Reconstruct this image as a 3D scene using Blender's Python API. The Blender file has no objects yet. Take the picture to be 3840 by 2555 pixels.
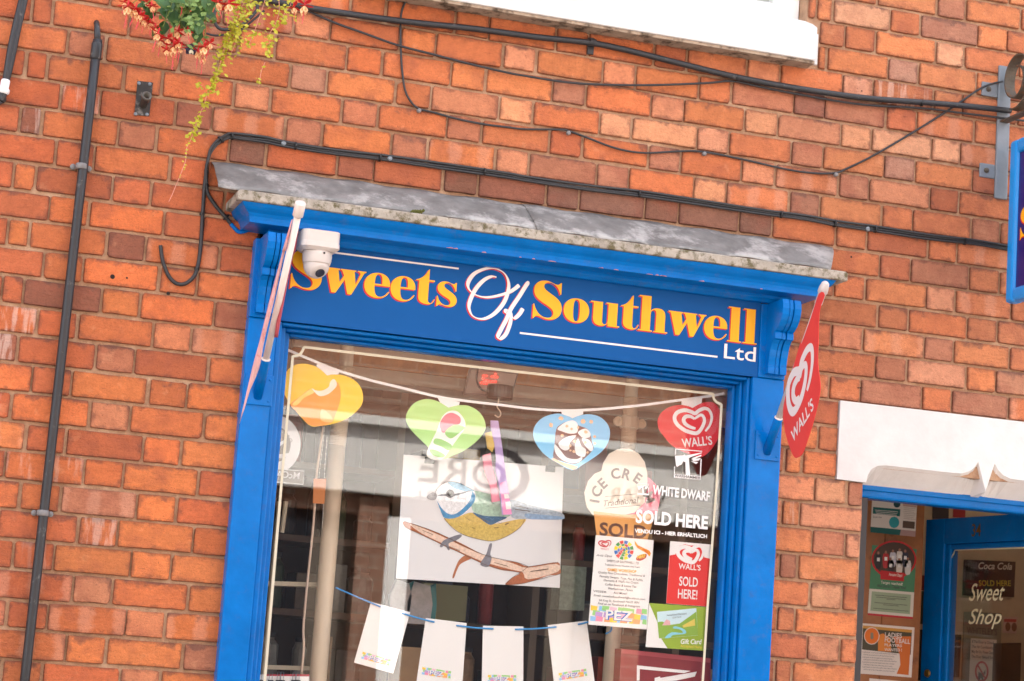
import bpy, bmesh, math, random
from mathutils import Vector, Matrix
from mathutils.geometry import tessellate_polygon
R = math.radians
rnd = random.Random(7)
sc = bpy.context.scene
COL = sc.collection

# ---------------------------------------------------------------- camera
W, H = 3840.0, 2555.0                      # pixel grid of the survey photo
F, PITCH, YAW, ROLL = 8229.7, 0.162268, 0.300578, 0.069468
CX, CY, CZ = -2.10107, -6.77833, 1.62697
def cam_dir(dx, dy, w=1.0):
    c, s = math.cos(ROLL), math.sin(ROLL); r, u = dx*c-dy*s, dx*s+dy*c
    c, s = math.cos(PITCH), math.sin(PITCH); u2, w2 = u*c+w*s, -u*s+w*c
    c, s = math.cos(YAW), math.sin(YAW)
    return Vector((r*c+w2*s, -r*s+w2*c, u2))
cd = bpy.data.cameras.new('camera'); cam = bpy.data.objects.new('camera', cd); COL.objects.link(cam)
rx, ry, rz = cam_dir(1, 0, 0), cam_dir(0, 1, 0), -cam_dir(0, 0, 1)
cam.matrix_world = Matrix(((rx.x, ry.x, rz.x, CX), (rx.y, ry.y, rz.y, CY), (rx.z, ry.z, rz.z, CZ), (0, 0, 0, 1)))
cd.sensor_width = 36; cd.lens = F/W*36; cd.clip_start = .05; cd.clip_end = 400
cd.dof.use_dof = True; cd.dof.focus_distance = 7.05; cd.dof.aperture_fstop = 6.3
sc.camera = cam
# ---------------------------------------------------------------- sky, sun, exposure
SUN_EL, SUN_AZ = R(52), R(25)              # the sun stands behind the shop: this side of the street is in open shade
wd = bpy.data.worlds.new('World'); sc.world = wd; wd.use_nodes = True
nt = wd.node_tree; nt.nodes.clear()
sky = nt.nodes.new('ShaderNodeTexSky'); sky.sky_type = 'NISHITA'; sky.sun_disc = False
sky.sun_elevation = SUN_EL; sky.sun_rotation = SUN_AZ; sky.dust_density = 4.0; sky.air_density = 1.0; sky.ozone_density = 1.0
hs = nt.nodes.new('ShaderNodeHueSaturation'); hs.inputs['Saturation'].default_value = .36
bg = nt.nodes.new('ShaderNodeBackground'); bg.inputs[1].default_value = .15
wo = nt.nodes.new('ShaderNodeOutputWorld')
nt.links.new(sky.outputs[0], hs.inputs['Color']); nt.links.new(hs.outputs[0], bg.inputs[0]); nt.links.new(bg.outputs[0], wo.inputs[0])
sl = bpy.data.lights.new('sun', 'SUN'); sl.energy = 3.6; sl.angle = R(.6); sl.color = (1, .96, .9)
sun = bpy.data.objects.new('sun', sl); COL.objects.link(sun); sun.location = (2, 8, 14)
sv = Vector((math.sin(SUN_AZ)*math.cos(SUN_EL), math.cos(SUN_AZ)*math.cos(SUN_EL), math.sin(SUN_EL)))
sun.rotation_euler = sv.to_track_quat('Z', 'Y').to_euler()
vs = sc.view_settings; vs.view_transform = 'Standard'; vs.look = 'None'; vs.gamma = 1; vs.use_curve_mapping = False
vs.exposure = 2.62
sc.render.engine = 'CYCLES'; sc.cycles.use_denoising = True
sc.cycles.max_bounces = 8; sc.cycles.transparent_max_bounces = 24; sc.cycles.diffuse_bounces = 4

# ---------------------------------------------------------------- helpers
def at(px, py, Y=0.0):                     # a survey pixel carried onto the plane y = Y
    d = cam_dir((px-W/2)/F, -(py-H/2)/F); t = (Y-CY)/d.y
    return Vector((CX+t*d.x, Y, CZ+t*d.z))
def at_plane(px, py, p0, n):
    d = cam_dir((px-W/2)/F, -(py-H/2)/F); o = Vector((CX, CY, CZ)); t = (p0-o).dot(n)/d.dot(n)
    return o+d*t
def crop(x0, y0, s): return lambda x, y: (x0+x/s, y0+y/s)
def lin(c):
    return tuple(((v/255)/12.92 if v/255 <= .04045 else ((v/255+.055)/1.055)**2.4) for v in c)
MATS = {}
def mat(name, rgb, rough=.55, metal=0., var=0., scale=20., bump=0., bscale=60., spec=.5, emit=0., dirt=None, coat=0.):
    """principled material; var = blotchy value change, dirt = (rgb, scale, amount) patches with their own shape"""
    if name in MATS: return MATS[name]
    m = bpy.data.materials.new(name); m.use_nodes = True; t = m.node_tree; b = t.nodes['Principled BSDF']
    c = lin(rgb)+(1,)
    b.inputs['Base Color'].default_value = c; b.inputs['Roughness'].default_value = rough; b.inputs['Metallic'].default_value = metal
    b.inputs['Specular IOR Level'].default_value = spec; b.inputs['Coat Weight'].default_value = coat
    if emit: b.inputs['Emission Color'].default_value = c; b.inputs['Emission Strength'].default_value = emit
    tc = t.nodes.new('ShaderNodeNewGeometry')
    out = None
    if var:
        n = t.nodes.new('ShaderNodeTexNoise'); n.inputs['Scale'].default_value = scale; n.inputs['Detail'].default_value = 6; n.inputs['Roughness'].default_value = .65
        t.links.new(tc.outputs['Position'], n.inputs['Vector'])
        r = t.nodes.new('ShaderNodeMapRange'); r.inputs[1].default_value = .3; r.inputs[2].default_value = .7; r.inputs[3].default_value = 1-var; r.inputs[4].default_value = 1+var*.6
        t.links.new(n.outputs['Fac'], r.inputs[0])
        mx = t.nodes.new('ShaderNodeMix'); mx.data_type = 'RGBA'; mx.blend_type = 'MULTIPLY'; mx.inputs[0].default_value = 1
        mx.inputs['A'].default_value = c; t.links.new(r.outputs[0], mx.inputs['B']); out = mx.outputs['Result']
    if dirt:
        n2 = t.nodes.new('ShaderNodeTexNoise'); n2.inputs['Scale'].default_value = dirt[1]; n2.inputs['Detail'].default_value = 9; n2.inputs['Roughness'].default_value = .7
        t.links.new(tc.outputs['Position'], n2.inputs['Vector'])
        r2 = t.nodes.new('ShaderNodeMapRange'); r2.inputs[1].default_value = .64-dirt[2]*.3; r2.inputs[2].default_value = .76-dirt[2]*.3
        t.links.new(n2.outputs['Fac'], r2.inputs[0])
        mx2 = t.nodes.new('ShaderNodeMix'); mx2.data_type = 'RGBA'
        if out: t.links.new(out, mx2.inputs['A'])
        else: mx2.inputs['A'].default_value = c
        mx2.inputs['B'].default_value = lin(dirt[0])+(1,); t.links.new(r2.outputs[0], mx2.inputs[0]); out = mx2.outputs['Result']
    if out: t.links.new(out, b.inputs['Base Color'])
    if bump:
        n3 = t.nodes.new('ShaderNodeTexNoise'); n3.inputs['Scale'].default_value = bscale; n3.inputs['Detail'].default_value = 5
        t.links.new(tc.outputs['Position'], n3.inputs['Vector'])
        bp = t.nodes.new('ShaderNodeBump'); bp.inputs['Strength'].default_value = bump; bp.inputs['Distance'].default_value = .004
        t.links.new(n3.outputs['Fac'], bp.inputs['Height']); t.links.new(bp.outputs[0], b.inputs['Normal'])
    MATS[name] = m
    return m
class MB:
    def __init__(s): s.v, s.f = [], []
    def add(s, vs, fs):
        o = len(s.v); s.v += [tuple(v) for v in vs]; s.f += [tuple(i+o for i in f) for f in fs]; return s
    def box(s, x0, x1, y0, y1, z0, z1):
        return s.add([(x0,y0,z0),(x1,y0,z0),(x1,y1,z0),(x0,y1,z0),(x0,y0,z1),(x1,y0,z1),(x1,y1,z1),(x0,y1,z1)],
                     [(0,3,2,1),(4,5,6,7),(0,1,5,4),(1,2,6,5),(2,3,7,6),(3,0,4,7)])
    def obox(s, c, ax, ay, az):            # box from its centre and three half vectors
        c, ax, ay, az = map(Vector, (c, ax, ay, az)); v = []
        for k in (-1, 1):
            for i, j in ((-1,-1),(1,-1),(1,1),(-1,1)): v.append(c+ax*i+ay*j+az*k)
        return s.add(v, [(0,3,2,1),(4,5,6,7),(0,1,5,4),(1,2,6,5),(2,3,7,6),(3,0,4,7)])
    def tube(s, pts, r, n=8, caps=True):
        pts = [Vector(p) for p in pts]; N = len(pts); rs = r if isinstance(r, (list, tuple)) else [r]*N
        o = len(s.v); up = Vector((.3, -.9, .2)); prev = None
        for i, p in enumerate(pts):
            t = (pts[min(i+1, N-1)]-pts[max(i-1, 0)]).normalized()
            a = t.cross(prev if prev else up)
            if a.length < 1e-4: a = t.cross(Vector((1, 0, 0)))
            a.normalize(); b = a.cross(t).normalized(); prev = b if prev is None else b
            prev = Vector(b)
            a = t.cross(prev).normalized()
            for k in range(n):
                q = 2*math.pi*k/n; s.v.append(tuple(p+(a*math.cos(q)+prev*math.sin(q))*rs[i]))
        for i in range(N-1):
            for k in range(n):
                s.f.append((o+i*n+k, o+i*n+(k+1) % n, o+(i+1)*n+(k+1) % n, o+(i+1)*n+k))
        if caps: s.f.append(tuple(o+k for k in range(n))[::-1]); s.f.append(tuple(o+(N-1)*n+k for k in range(n)))
        return s
    def lathe(s, prof, base, axis, n=20):  # prof = [(radius, height)], around axis from base
        base, axis = Vector(base), Vector(axis).normalized(); a = axis.orthogonal().normalized(); b = axis.cross(a); o = len(s.v); N = len(prof)
        for r, h in prof:
            for k in range(n):
                q = 2*math.pi*k/n; s.v.append(tuple(base+axis*h+(a*math.cos(q)+b*math.sin(q))*r))
        for i in range(N-1):
            for k in range(n): s.f.append((o+i*n+k, o+i*n+(k+1) % n, o+(i+1)*n+(k+1) % n, o+(i+1)*n+k))
        s.f.append(tuple(o+k for k in range(n))[::-1]); s.f.append(tuple(o+(N-1)*n+k for k in range(n))); return s
    def prism(s, poly, y0, y1):            # polygon in (x, z) pushed from y0 to y1
        n = len(poly); o = len(s.v); tri = tessellate_polygon([[Vector((p[0], p[1], 0)) for p in poly]])
        s.v += [(p[0], y0, p[1]) for p in poly]+[(p[0], y1, p[1]) for p in poly]
        s.f += [tuple(o+i for i in t) for t in tri]+[tuple(o+n+i for i in t)[::-1] for t in tri]
        s.f += [(o+i, o+(i+1) % n, o+n+(i+1) % n, o+n+i) for i in range(n)]; return s
    def slab(s, pts, back):                # planar 3-D polygon given thickness along vector back
        pts = [Vector(p) for p in pts]; back = Vector(back); n = len(pts); o = len(s.v)
        tri = tessellate_polygon([pts]); s.v += [tuple(p) for p in pts]+[tuple(p+back) for p in pts]
        s.f += [tuple(o+i for i in t) for t in tri]+[tuple(o+n+i for i in t)[::-1] for t in tri]
        s.f += [(o+i, o+(i+1) % n, o+n+(i+1) % n, o+n+i) for i in range(n)]; return s
    def face(s, loops):                    # flat face, loops of 3-D points, the later loops are holes
        flat = [Vector(p) for l in loops for p in l]; tri = tessellate_polygon([[Vector(p) for p in l] for l in loops])
        return s.add(flat, tri)
    def build(s, name, m, parent=None, smooth=False, bevel=0.):
        me = bpy.data.meshes.new(name)
        me.from_pydata(s.v, [], s.f); me.update()
        bm = bmesh.new(); bm.from_mesh(me); bmesh.ops.recalc_face_normals(bm, faces=bm.faces); bm.to_mesh(me); bm.free()
        if m: me.materials.append(m)
        if smooth:
            for p in me.polygons: p.use_smooth = True
        o = bpy.data.objects.new(name, me); COL.objects.link(o)
        if parent: o.parent = parent
        if bevel:
            b = o.modifiers.new('bevel', 'BEVEL'); b.width = bevel; b.segments = 2; b.limit_method = 'ANGLE'; b.angle_limit = R(35)
        return o
def tag(o, label, cat, group=None):
    o['label'] = label; o['category'] = cat
    if group: o['group'] = group
    return o
def struct(o): o['kind'] = 'structure'; return o
def thing(name, label, cat, group=None):
    o = bpy.data.objects.new(name, None); o.empty_display_size = .05; COL.objects.link(o); return tag(o, label, cat, group)
def spline(pts, n=6, closed=False):        # Catmull-Rom through the points
    P = [Vector(p) for p in pts]; N = len(P); out = []
    for i in range(N if closed else N-1):
        g = (lambda k: P[k % N]) if closed else (lambda k: P[max(0, min(N-1, k))])
        a, b, c, d = g(i-1), g(i), g(i+1), g(i+2)
        for k in range(n):
            t = k/n; out.append(.5*((2*b)+(c-a)*t+(2*a-5*b+4*c-d)*t*t+(3*b-a-3*c+d)*t**3))
    if not closed: out.append(P[-1])
    return out
def px_line(pts, Y, n=5): return spline([at(x, y, Y) for x, y in pts], n)

# ================================================================ BRICK WALL (Flemish bond, 89 mm courses)
CO, Z0 = .08907, 3.25                      # course height, bed line on top of course 0
EV = [-2.23,-2.112,-1.877,-1.758,-1.523,-1.402,-1.167,-1.046,-.812,-.69,-.456,-.335,-.1,.017,.254,.371,.608,.728,.963,1.081,1.319,1.439,1.669,1.788,2.022,2.141,2.375,2.494,2.73,2.849,2.99]
OD = [-2.32,-2.2,-1.965,-1.846,-1.76,-1.641,-1.575,-1.338,-1.217,-.985,-.866,-.63,-.509,-.274,-.155,.081,.199,.435,.556,.78,.905,1.146,1.265,1.502,1.617,1.84,1.96,2.2,2.315,2.55,2.67,2.9,2.99]
E0, O0 = 3, 4                              # index of the first brick named in the colour rows below
LEFT = {-7:'......oooooooro',-6:'rrorrpoaopapaom',-5:'rrorraoooaamopa',-4:'omomoqaopyoyypo',-3:'rrooopomomoromo',-2:'rrrdomamapmmoyo',-1:'rdomokrdrkdkkkk',
 0:'rrororr',1:'rarrrrr',2:'roorrrr',3:'raodorr',4:'rooooom',5:'rrdaomm',6:'oroppoo',7:'ddrmroo',8:'oraoaoo',9:'rropoao',10:'arroaoo',11:'rrooaro',12:'oomarro',13:'rrroaoo',14:'rraaaoo',15:'rrrpoao',16:'rropaao',17:'oooaamo',18:'rorpaao'}
RIGHT = {-12:'.....o',-11:'...amao',-10:'oayomao',-9:'.ooayoo',-8:'aaqaaoo',-7:'popoaoo',-6:'dmroooo',-5:'ypyyyoo',-4:'maqaroo',-3:'pompro',-2:'maoomoo',-1:'kooroo',
 0:'oormoo',1:'ppoapo',2:'moooooo',3:'rrpamao',4:'oompapo',5:'ooomomo'}
PIER = {6:'oo',7:'ao',8:'oao',9:'pym',10:'pap',11:'amp',12:'mma',13:'oyo',14:'ooa',15:'rpo',16:'roa',17:'oao',18:'roo'}
BC = {'a':(205,120,70),'o':(194,109,66),'r':(179,96,62),'d':(140,86,68),'m':(168,108,82),'p':(202,132,96),'y':(210,148,108),'k':(112,80,68),'q':(190,136,110)}
def brick_material():
    m = bpy.data.materials.new('brick'); m.use_nodes = True; t = m.node_tree; L = t.links; N = t.nodes.new; b = t.nodes['Principled BSDF']
    b.inputs['Roughness'].default_value = .82; b.inputs['Specular IOR Level'].default_value = .3
    ac = N('ShaderNodeAttribute'); ac.attribute_name = 'col'; ap = N('ShaderNodeAttribute'); ap.attribute_name = 'par'
    uv = N('ShaderNodeUVMap'); uv.uv_map = 'UVMap'
    sp = N('ShaderNodeSeparateColor'); L.new(ap.outputs['Color'], sp.inputs[0])     # R seed, G banded, B efflorescence, alpha length
    su = N('ShaderNodeSeparateXYZ'); L.new(uv.outputs[0], su.inputs[0])
    cb = N('ShaderNodeCombineXYZ'); L.new(su.outputs[0], cb.inputs[0]); L.new(su.outputs[1], cb.inputs[1])
    sm = N('ShaderNodeMath'); sm.operation = 'MULTIPLY'; sm.inputs[1].default_value = 37.; L.new(sp.outputs[0], sm.inputs[0]); L.new(sm.outputs[0], cb.inputs[2])
    def noise(scale, detail, vec=None, rough=.6, stretch=None):
        n = N('ShaderNodeTexNoise'); n.inputs['Scale'].default_value = scale; n.inputs['Detail'].default_value = detail; n.inputs['Roughness'].default_value = rough
        v = cb.outputs[0]
        if stretch:
            mp = N('ShaderNodeMapping'); mp.inputs['Scale'].default_value = stretch; L.new(v, mp.inputs[0]); v = mp.outputs[0]
        L.new(v, n.inputs['Vector']); return n.outputs['Fac']
    def rng(src, a, b_, c=0., d=1.):
        r = N('ShaderNodeMapRange'); r.inputs[1].default_value = a; r.inputs[2].default_value = b_; r.inputs[3].default_value = c; r.inputs[4].default_value = d; L.new(src, r.inputs[0]); return r.outputs[0]
    def ma(op, a, b_):
        q = N('ShaderNodeMath'); q.operation = op
        for i, x in enumerate((a, b_)):
            if hasattr(x, 'links') or hasattr(x, 'node'): L.new(x, q.inputs[i])
            else: q.inputs[i].default_value = x
        return q.outputs[0]
    def mix(mode, fac, A, B):
        x = N('ShaderNodeMix'); x.data_type = 'RGBA'; x.blend_type = mode
        for k, s_ in ((0, fac), ('A', A), ('B', B)):
            if hasattr(s_, 'node'): L.new(s_, x.inputs[k])
            else: x.inputs[k].default_value = s_
        return x.outputs['Result']
    c = ac.outputs['Color']
    c = mix('MULTIPLY', 1., c, rng(noise(24, 5, rough=.7), .3, .72, .84, 1.12))
    c = mix('MULTIPLY', 1., c, rng(noise(95, 8, rough=.75), .3, .7, .88, 1.1))
    c = mix('MIX', rng(noise(11, 3), .5, .74, 0, .5), c, lin((140, 78, 60))+(1,))                       # dusky flashed patches
    c = mix('MIX', rng(noise(17, 4), .62, .85, 0, .35), c, lin((238, 178, 136))+(1,))                     # pale bloom
    wv = ma('SINE', ma('ADD', ma('MULTIPLY', su.outputs[0], 62.), ma('MULTIPLY', sp.outputs[0], 20.)), 0)  # kiss marks of the kiln stack
    c = mix('MIX', ma('MULTIPLY', sp.outputs[1], rng(ma('ADD', wv, rng(noise(40, 5), .3, .7, -.5, .5)), -.1, .7, 0, .34)), c, lin((206, 152, 126))+(1,))
    e = ma('MINIMUM', ma('MINIMUM', su.outputs[0], ma('SUBTRACT', ap.outputs['Alpha'], su.outputs[0])), ma('MINIMUM', su.outputs[1], ma('SUBTRACT', .079, su.outputs[1])))
    e2 = ma('ADD', e, rng(noise(30, 6, rough=.7), .3, .7, -.013, .011))
    c = mix('MIX', rng(e2, -.003, .010, .6, 0), c, lin((96, 60, 50))+(1,))                             # sooty arrises, ragged
    top = ma('ADD', ma('SUBTRACT', .079, su.outputs[1]), rng(noise(22, 5), .3, .7, -.02, .03))
    c = mix('MIX', ma('MULTIPLY', rng(top, 0, .016, .6, 0), rng(sp.outputs[0], .45, .6)), c, lin((92, 66, 60))+(1,))
    c = mix('MULTIPLY', 1., c, rng(noise(420, 2), .3, .7, .86, 1.12))
    c = mix('MIX', rng(noise(230, 3), .64, .72, 0, .8), c, lin((84, 44, 34))+(1,))                       # pits
    c = mix('MIX', rng(noise(60, 6, stretch=(.35, 2.2, 1)), .66, .72, 0, .55), c, lin((110, 58, 42))+(1,))      # drag creases
    c = mix('MIX', ma('MULTIPLY', sp.outputs[2], rng(noise(30, 6, stretch=(1.6, .22, 1)), .50, .60)), c, lin((236, 214, 200))+(1,))
    L.new(c, b.inputs['Base Color'])
    bp = N('ShaderNodeBump'); bp.inputs['Strength'].default_value = .8; bp.inputs['Distance'].default_value = .004
    L.new(ma('ADD', noise(120, 6), ma('MULTIPLY', noise(45, 5, stretch=(.4, 2, 1)), 1.)), bp.inputs['Height']); L.new(bp.outputs[0], b.inputs['Normal'])
    return m
M_BRICK = brick_material()
M_MORTAR = mat('mortar', (174, 138, 110), .9, var=.25, scale=35, bump=.9, bscale=160, dirt=((190, 158, 130), 8, .5), spec=.2)
OPEN = [(-.86, .93, 0., 3.235), (1.292, 2.222, 0., 2.5), (1.19, 2.33, 2.447, 2.716), (-.62, 1.0, 3.89, 6.2)]  # shop front, doorway, lintel, upper window
SILL = (-.62, 1.045, 3.885, 4.035)
def cut(x0, x1, z0, z1):                   # trim a brick to the openings; None when swallowed
    for (a, b, c, d) in OPEN+[SILL]:
        if z1-.012 <= c or z0+.012 >= d: continue
        if x0 >= a-.008 and x1 <= b+.008: return None
        if x0 < a < x1 and x1 <= b+.3: x1 = a
        elif a-.3 <= x0 < b < x1: x0 = b
    return (x0, x1) if x1-x0 > .02 else None
def brick_geo(x0, x1, z0, z1, cls, g):
    jx = lambda s: g.uniform(-s, s)
    a, b, c, d = x0+jx(.0015), x1+jx(.0015), z0+jx(.0015), z1+jx(.0015); k = lambda: g.uniform(.0015, .006) if g.random() > .1 else g.uniform(.007, .014)
    q = [(a+k(), c), ((a+b)/2+jx(.02), c+jx(.0022)), (b-k(), c), (b, c+k()), (b+jx(.001), d-k()), (b-k(), d), ((a+b)/2+jx(.03), d+jx(.0022)), (a+k(), d), (a, d-k()), (a+jx(.001), c+k())]
    mx, mz = (a+b)/2, (c+d)/2; pr = g.uniform(0, .0035); ins = .0022
    ring = [[(x, .02, z) for x, z in q], [(x, .0005-pr, z) for x, z in q], [(x+(ins if x < mx else -ins), -.0025-pr, z+(ins if z < mz else -ins)) for x, z in q]]
    v = ring[0]+ring[1]+ring[2]; n = 10
    f = [(r*n+i, r*n+(i+1) % n, (r+1)*n+(i+1) % n, (r+1)*n+i) for r in (0, 1) for i in range(n)]+[tuple(range(20, 30))]
    base = tuple(.82*b_+.18*o_ for b_, o_ in zip(BC[cls], BC['o'])); w = g.uniform(.93, 1.06); h = g.uniform(-.03, .03)
    pale = max(0, min(1, (x0+.6)/2))*.14; gr = sum(base)/3  # paler towards the right: the hazier, brighter light there put into the colour
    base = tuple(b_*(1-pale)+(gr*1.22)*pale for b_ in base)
    col = lin(tuple(max(0, min(255, base[i]*w*(1+h*(1, 0, -1)[i]))) for i in range(3)))
    return v, f, col, (x0, z0)
def brick_mesh(name, geos):
    v, f, cols, pars, uvs = [], [], [], [], []
    for (gv, gf, col, o, par) in geos:
        k = len(v); v += gv; f += [tuple(i+k for i in q) for q in gf]; cols += [col]*len(gv); pars += [par]*len(gv); uvs += [(p[0]-o[0], p[2]-o[1]) for p in gv]
    me = bpy.data.meshes.new(name); me.from_pydata(v, [], f); me.update()
    ca = me.color_attributes.new('col', 'FLOAT_COLOR', 'POINT'); pa = me.color_attributes.new('par', 'FLOAT_COLOR', 'POINT')
    for i in range(len(v)): ca.data[i].color = cols[i]+(1,); pa.data[i].color = pars[i]
    ul = me.uv_layers.new(name='UVMap')
    for l in me.loops: ul.data[l.index].uv = uvs[l.vertex_index]
    me.materials.append(M_BRICK); return me
mb = MB()
xs, zs = [-2.6, -.86, .93, 1.292, 2.222, 3.0], [1.0, 2.5, 3.235, 3.89, 5.0]
for i in range(5):                         # the mortar bed behind the bricks, left open at window and doorway
    for j in range(4):
        x0, x1, z0, z1 = xs[i], xs[i+1], zs[j], zs[j+1]; cxm, czm = (x0+x1)/2, (z0+z1)/2
        if any(a < cxm < b and c < czm < d for a, b, c, d in (OPEN[0], OPEN[1])): continue
        if j == 3 and i in (1, 2):
            if i == 2: mb.box(1.0, x1, .006, .10, z0, z1)
            else: mb.box(x0, -.62, .006, .10, z0, z1)
            continue
        mb.box(x0, x1, .006, .10, z0, z1)
wall = mb.build('brick_wall', M_MORTAR)
tag(wall, 'red brick wall in Flemish bond around the blue shop front', 'wall')
g = random.Random(11); allb = []
for r in range(-19, 25):
    ev = r % 2 == 0; P = EV if ev else OD
    if ev and r >= 8: P = [x for x in P if x < .95]+[.994, 1.059, 1.292]+[x for x in P if x > 2.2]
    if not ev and r >= 7: P = [x for x in P if x < .85]+[1.11, 1.232, 1.292]+[x for x in P if x > 2.2]
    if not ev and r == 7: P = [x for x in OD if x < .95]+[1.115, 1.19]+[x for x in OD if x > 2.2]
    if ev and r in (-10, -12): P = [x for x in P if x < .9]+[1.0, 1.033, 1.096]+[x for x in P if x > 1.2]
    first = E0 if ev else O0; z1 = Z0-r*CO-.0052+g.uniform(-.001, .001); z0 = Z0-(r+1)*CO+.0052
    pier = 0
    for i in range(len(P)-1):
        k = i-first; x0, x1 = P[i]+.0046, P[i+1]-.0046
        x0 += g.uniform(-.002, .002); x1 += g.uniform(-.002, .002)
        cx_ = cut(x0, x1, z0, z1)
        if not cx_: continue
        if cx_[0] > x0+.01: cx_ = (cx_[0]+.006, cx_[1])
        if cx_[1] < x1-.01: cx_ = (cx_[0], cx_[1]-.006)
        x0, x1 = cx_
        if x1-x0 < .018: continue
        cls = '.'
        if r >= 6 and .9 < x0 < 1.3:
            s = PIER.get(r, ''); cls = s[pier] if pier < len(s) else '.'; pier += 1
        elif k >= 15 and r in RIGHT: s = RIGHT[r]; cls = s[k-15] if k-15 < len(s) else '.'
        elif 0 <= k and r in LEFT: s = LEFT[r]; cls = s[k] if k < len(s) else '.'
        if cls == '.': cls = g.choice('aaoooorrmp')
        band = 1. if g.random() < (.13 if x1-x0 > .15 else .02) else 0.
        whit = 0.
        if -1.72 < (x0+x1)/2 < -1.44 and 3 < r < 18 and g.random() < .3: whit = g.uniform(.1, .35)
        elif g.random() < .015: whit = .25
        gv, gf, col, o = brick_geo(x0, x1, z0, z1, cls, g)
        d = Vector(((x0+x1)/2-CX, -CY, (z0+z1)/2-CZ))
        # how much of it the camera sees: inside the frame?
        dd = d; rr = rx.dot(dd); uu = ry.dot(dd); ww = -rz.dot(dd); X, Y = W/2+F*rr/ww, H/2-F*uu/ww
        inside = max(0, min(W, X+110)-max(0, X-110))*max(0, min(H, Y+45)-max(0, Y-45))
        allb.append((inside*(x1-x0)*1e-4 if inside else -abs(X-W/2), (gv, gf, col, o, (g.random(), band, whit, x1-x0))))
allb.sort(key=lambda t: -t[0])
for s_, geo in allb[:300]:
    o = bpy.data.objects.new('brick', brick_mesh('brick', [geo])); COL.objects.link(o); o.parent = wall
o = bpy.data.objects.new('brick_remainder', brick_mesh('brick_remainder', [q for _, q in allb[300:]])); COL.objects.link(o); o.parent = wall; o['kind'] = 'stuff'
# the building above and beside the surveyed part, and its closed shell
M_FARBRICK = mat('far_brick', (188, 104, 70), .85, var=.3, scale=9)
def brick_tex(name, c1, c2, mortar, sc_=1.):
    m = bpy.data.materials.new(name); m.use_nodes = True; t = m.node_tree; b = t.nodes['Principled BSDF']; b.inputs['Roughness'].default_value = .85
    gm = t.nodes.new('ShaderNodeNewGeometry'); sx = t.nodes.new('ShaderNodeSeparateXYZ'); cx2 = t.nodes.new('ShaderNodeCombineXYZ'); bt = t.nodes.new('ShaderNodeTexBrick')
    t.links.new(gm.outputs['Position'], sx.inputs[0]); t.links.new(sx.outputs[0], cx2.inputs[0]); t.links.new(sx.outputs[2], cx2.inputs[1]); t.links.new(cx2.outputs[0], bt.inputs['Vector'])
    bt.inputs['Color1'].default_value = lin(c1)+(1,); bt.inputs['Color2'].default_value = lin(c2)+(1,); bt.inputs['Mortar'].default_value = lin(mortar)+(1,)
    bt.inputs['Scale'].default_value = 1; bt.inputs['Brick Width'].default_value = .235*sc_; bt.inputs['Row Height'].default_value = .089*sc_; bt.inputs['Mortar Size'].default_value = .006
    t.links.new(bt.outputs['Color'], b.inputs['Base Color']); return m
M_BT = brick_tex('far_brickwork', (204, 108, 68), (176, 88, 62), (182, 146, 116))
up = MB(); up.box(-8, -2.6, .0, .3, 0, 7.2); up.box(3.0, 9, .0, .3, 0, 7.2); up.box(-2.6, 3.0, .0, .3, 6.2, 7.2); up.box(-2.6, -.62, .0, .3, 5.0, 6.2); up.box(1.0, 3.0, .0, .3, 5.0, 6.2)
up.box(-2.6, -.86, .0, .3, 0, 1.0); up.box(.93, 1.292, 0, .3, 0, 1.0); up.box(2.222, 3.0, 0, .3, 0, 1.0)
up.build('upper_brickwork', M_BT, wall)
sh = MB(); sh.box(-8, 9, 5.6, 5.9, 0, 7.2); sh.box(-8.3, -8, .1, 5.9, 0, 7.2); sh.box(9, 9.3, .1, 5.9, 0, 7.2); sh.box(-8.3, 9.3, -.12, 5.9, 7.2, 7.4)
sh.build('shell', M_FARBRICK, wall)

M_HOLE = mat('drill_hole', (36, 26, 22), .9)  # dark raised discs stand in for drill holes, their inner shade put into colour
for x, y, r_ in ((422, 1038, .008), (476, 1043, .0035), (403, 1248, .0045), (454, 1255, .005), (631, 1101, .0055), (3231, 342, .0045), (3192, 964, .004), (3218, 1455, .003), (3226, 1455, .003), (602, 923, .011)):
    k = at(x, y, -.0035); MB().lathe([(r_, 0), (r_*.9, .0012), (r_*.4, .0016)], k+Vector((0, .0005, 0)), (0, -1, 0), 10).build('hole_disc', M_HOLE, wall)

# ================================================================ STREET AND SHOP INTERIOR (setting)
M_PAVE = mat('paving', (150, 144, 136), .85, var=.2, scale=4)
M_CREAM = mat('cream_paint', (226, 206, 184), .6, var=.08, scale=6)
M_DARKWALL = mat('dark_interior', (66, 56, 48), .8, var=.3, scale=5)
M_CEIL = mat('interior_ceiling', (190, 170, 150), .8)
struct(MB().box(-30, 30, -40, 6, -.25, 0).build('pavement', M_PAVE))
struct(MB().box(-6, 6, .3, 5.6, 0, .03).build('shop_floor', mat('lino', (150, 136, 120), .6)))
struct(MB().box(-6, 6, .45, 5.6, 3.02, 3.1).build('shop_ceiling', M_CEIL))
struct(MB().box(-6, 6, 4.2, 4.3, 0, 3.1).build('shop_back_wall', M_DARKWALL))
struct(MB().box(-2.8, -2.7, .12, 4.2, 0, 3.1).build('shop_side_wall', mat('interior_side', (120, 108, 94), .8)))

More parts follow.
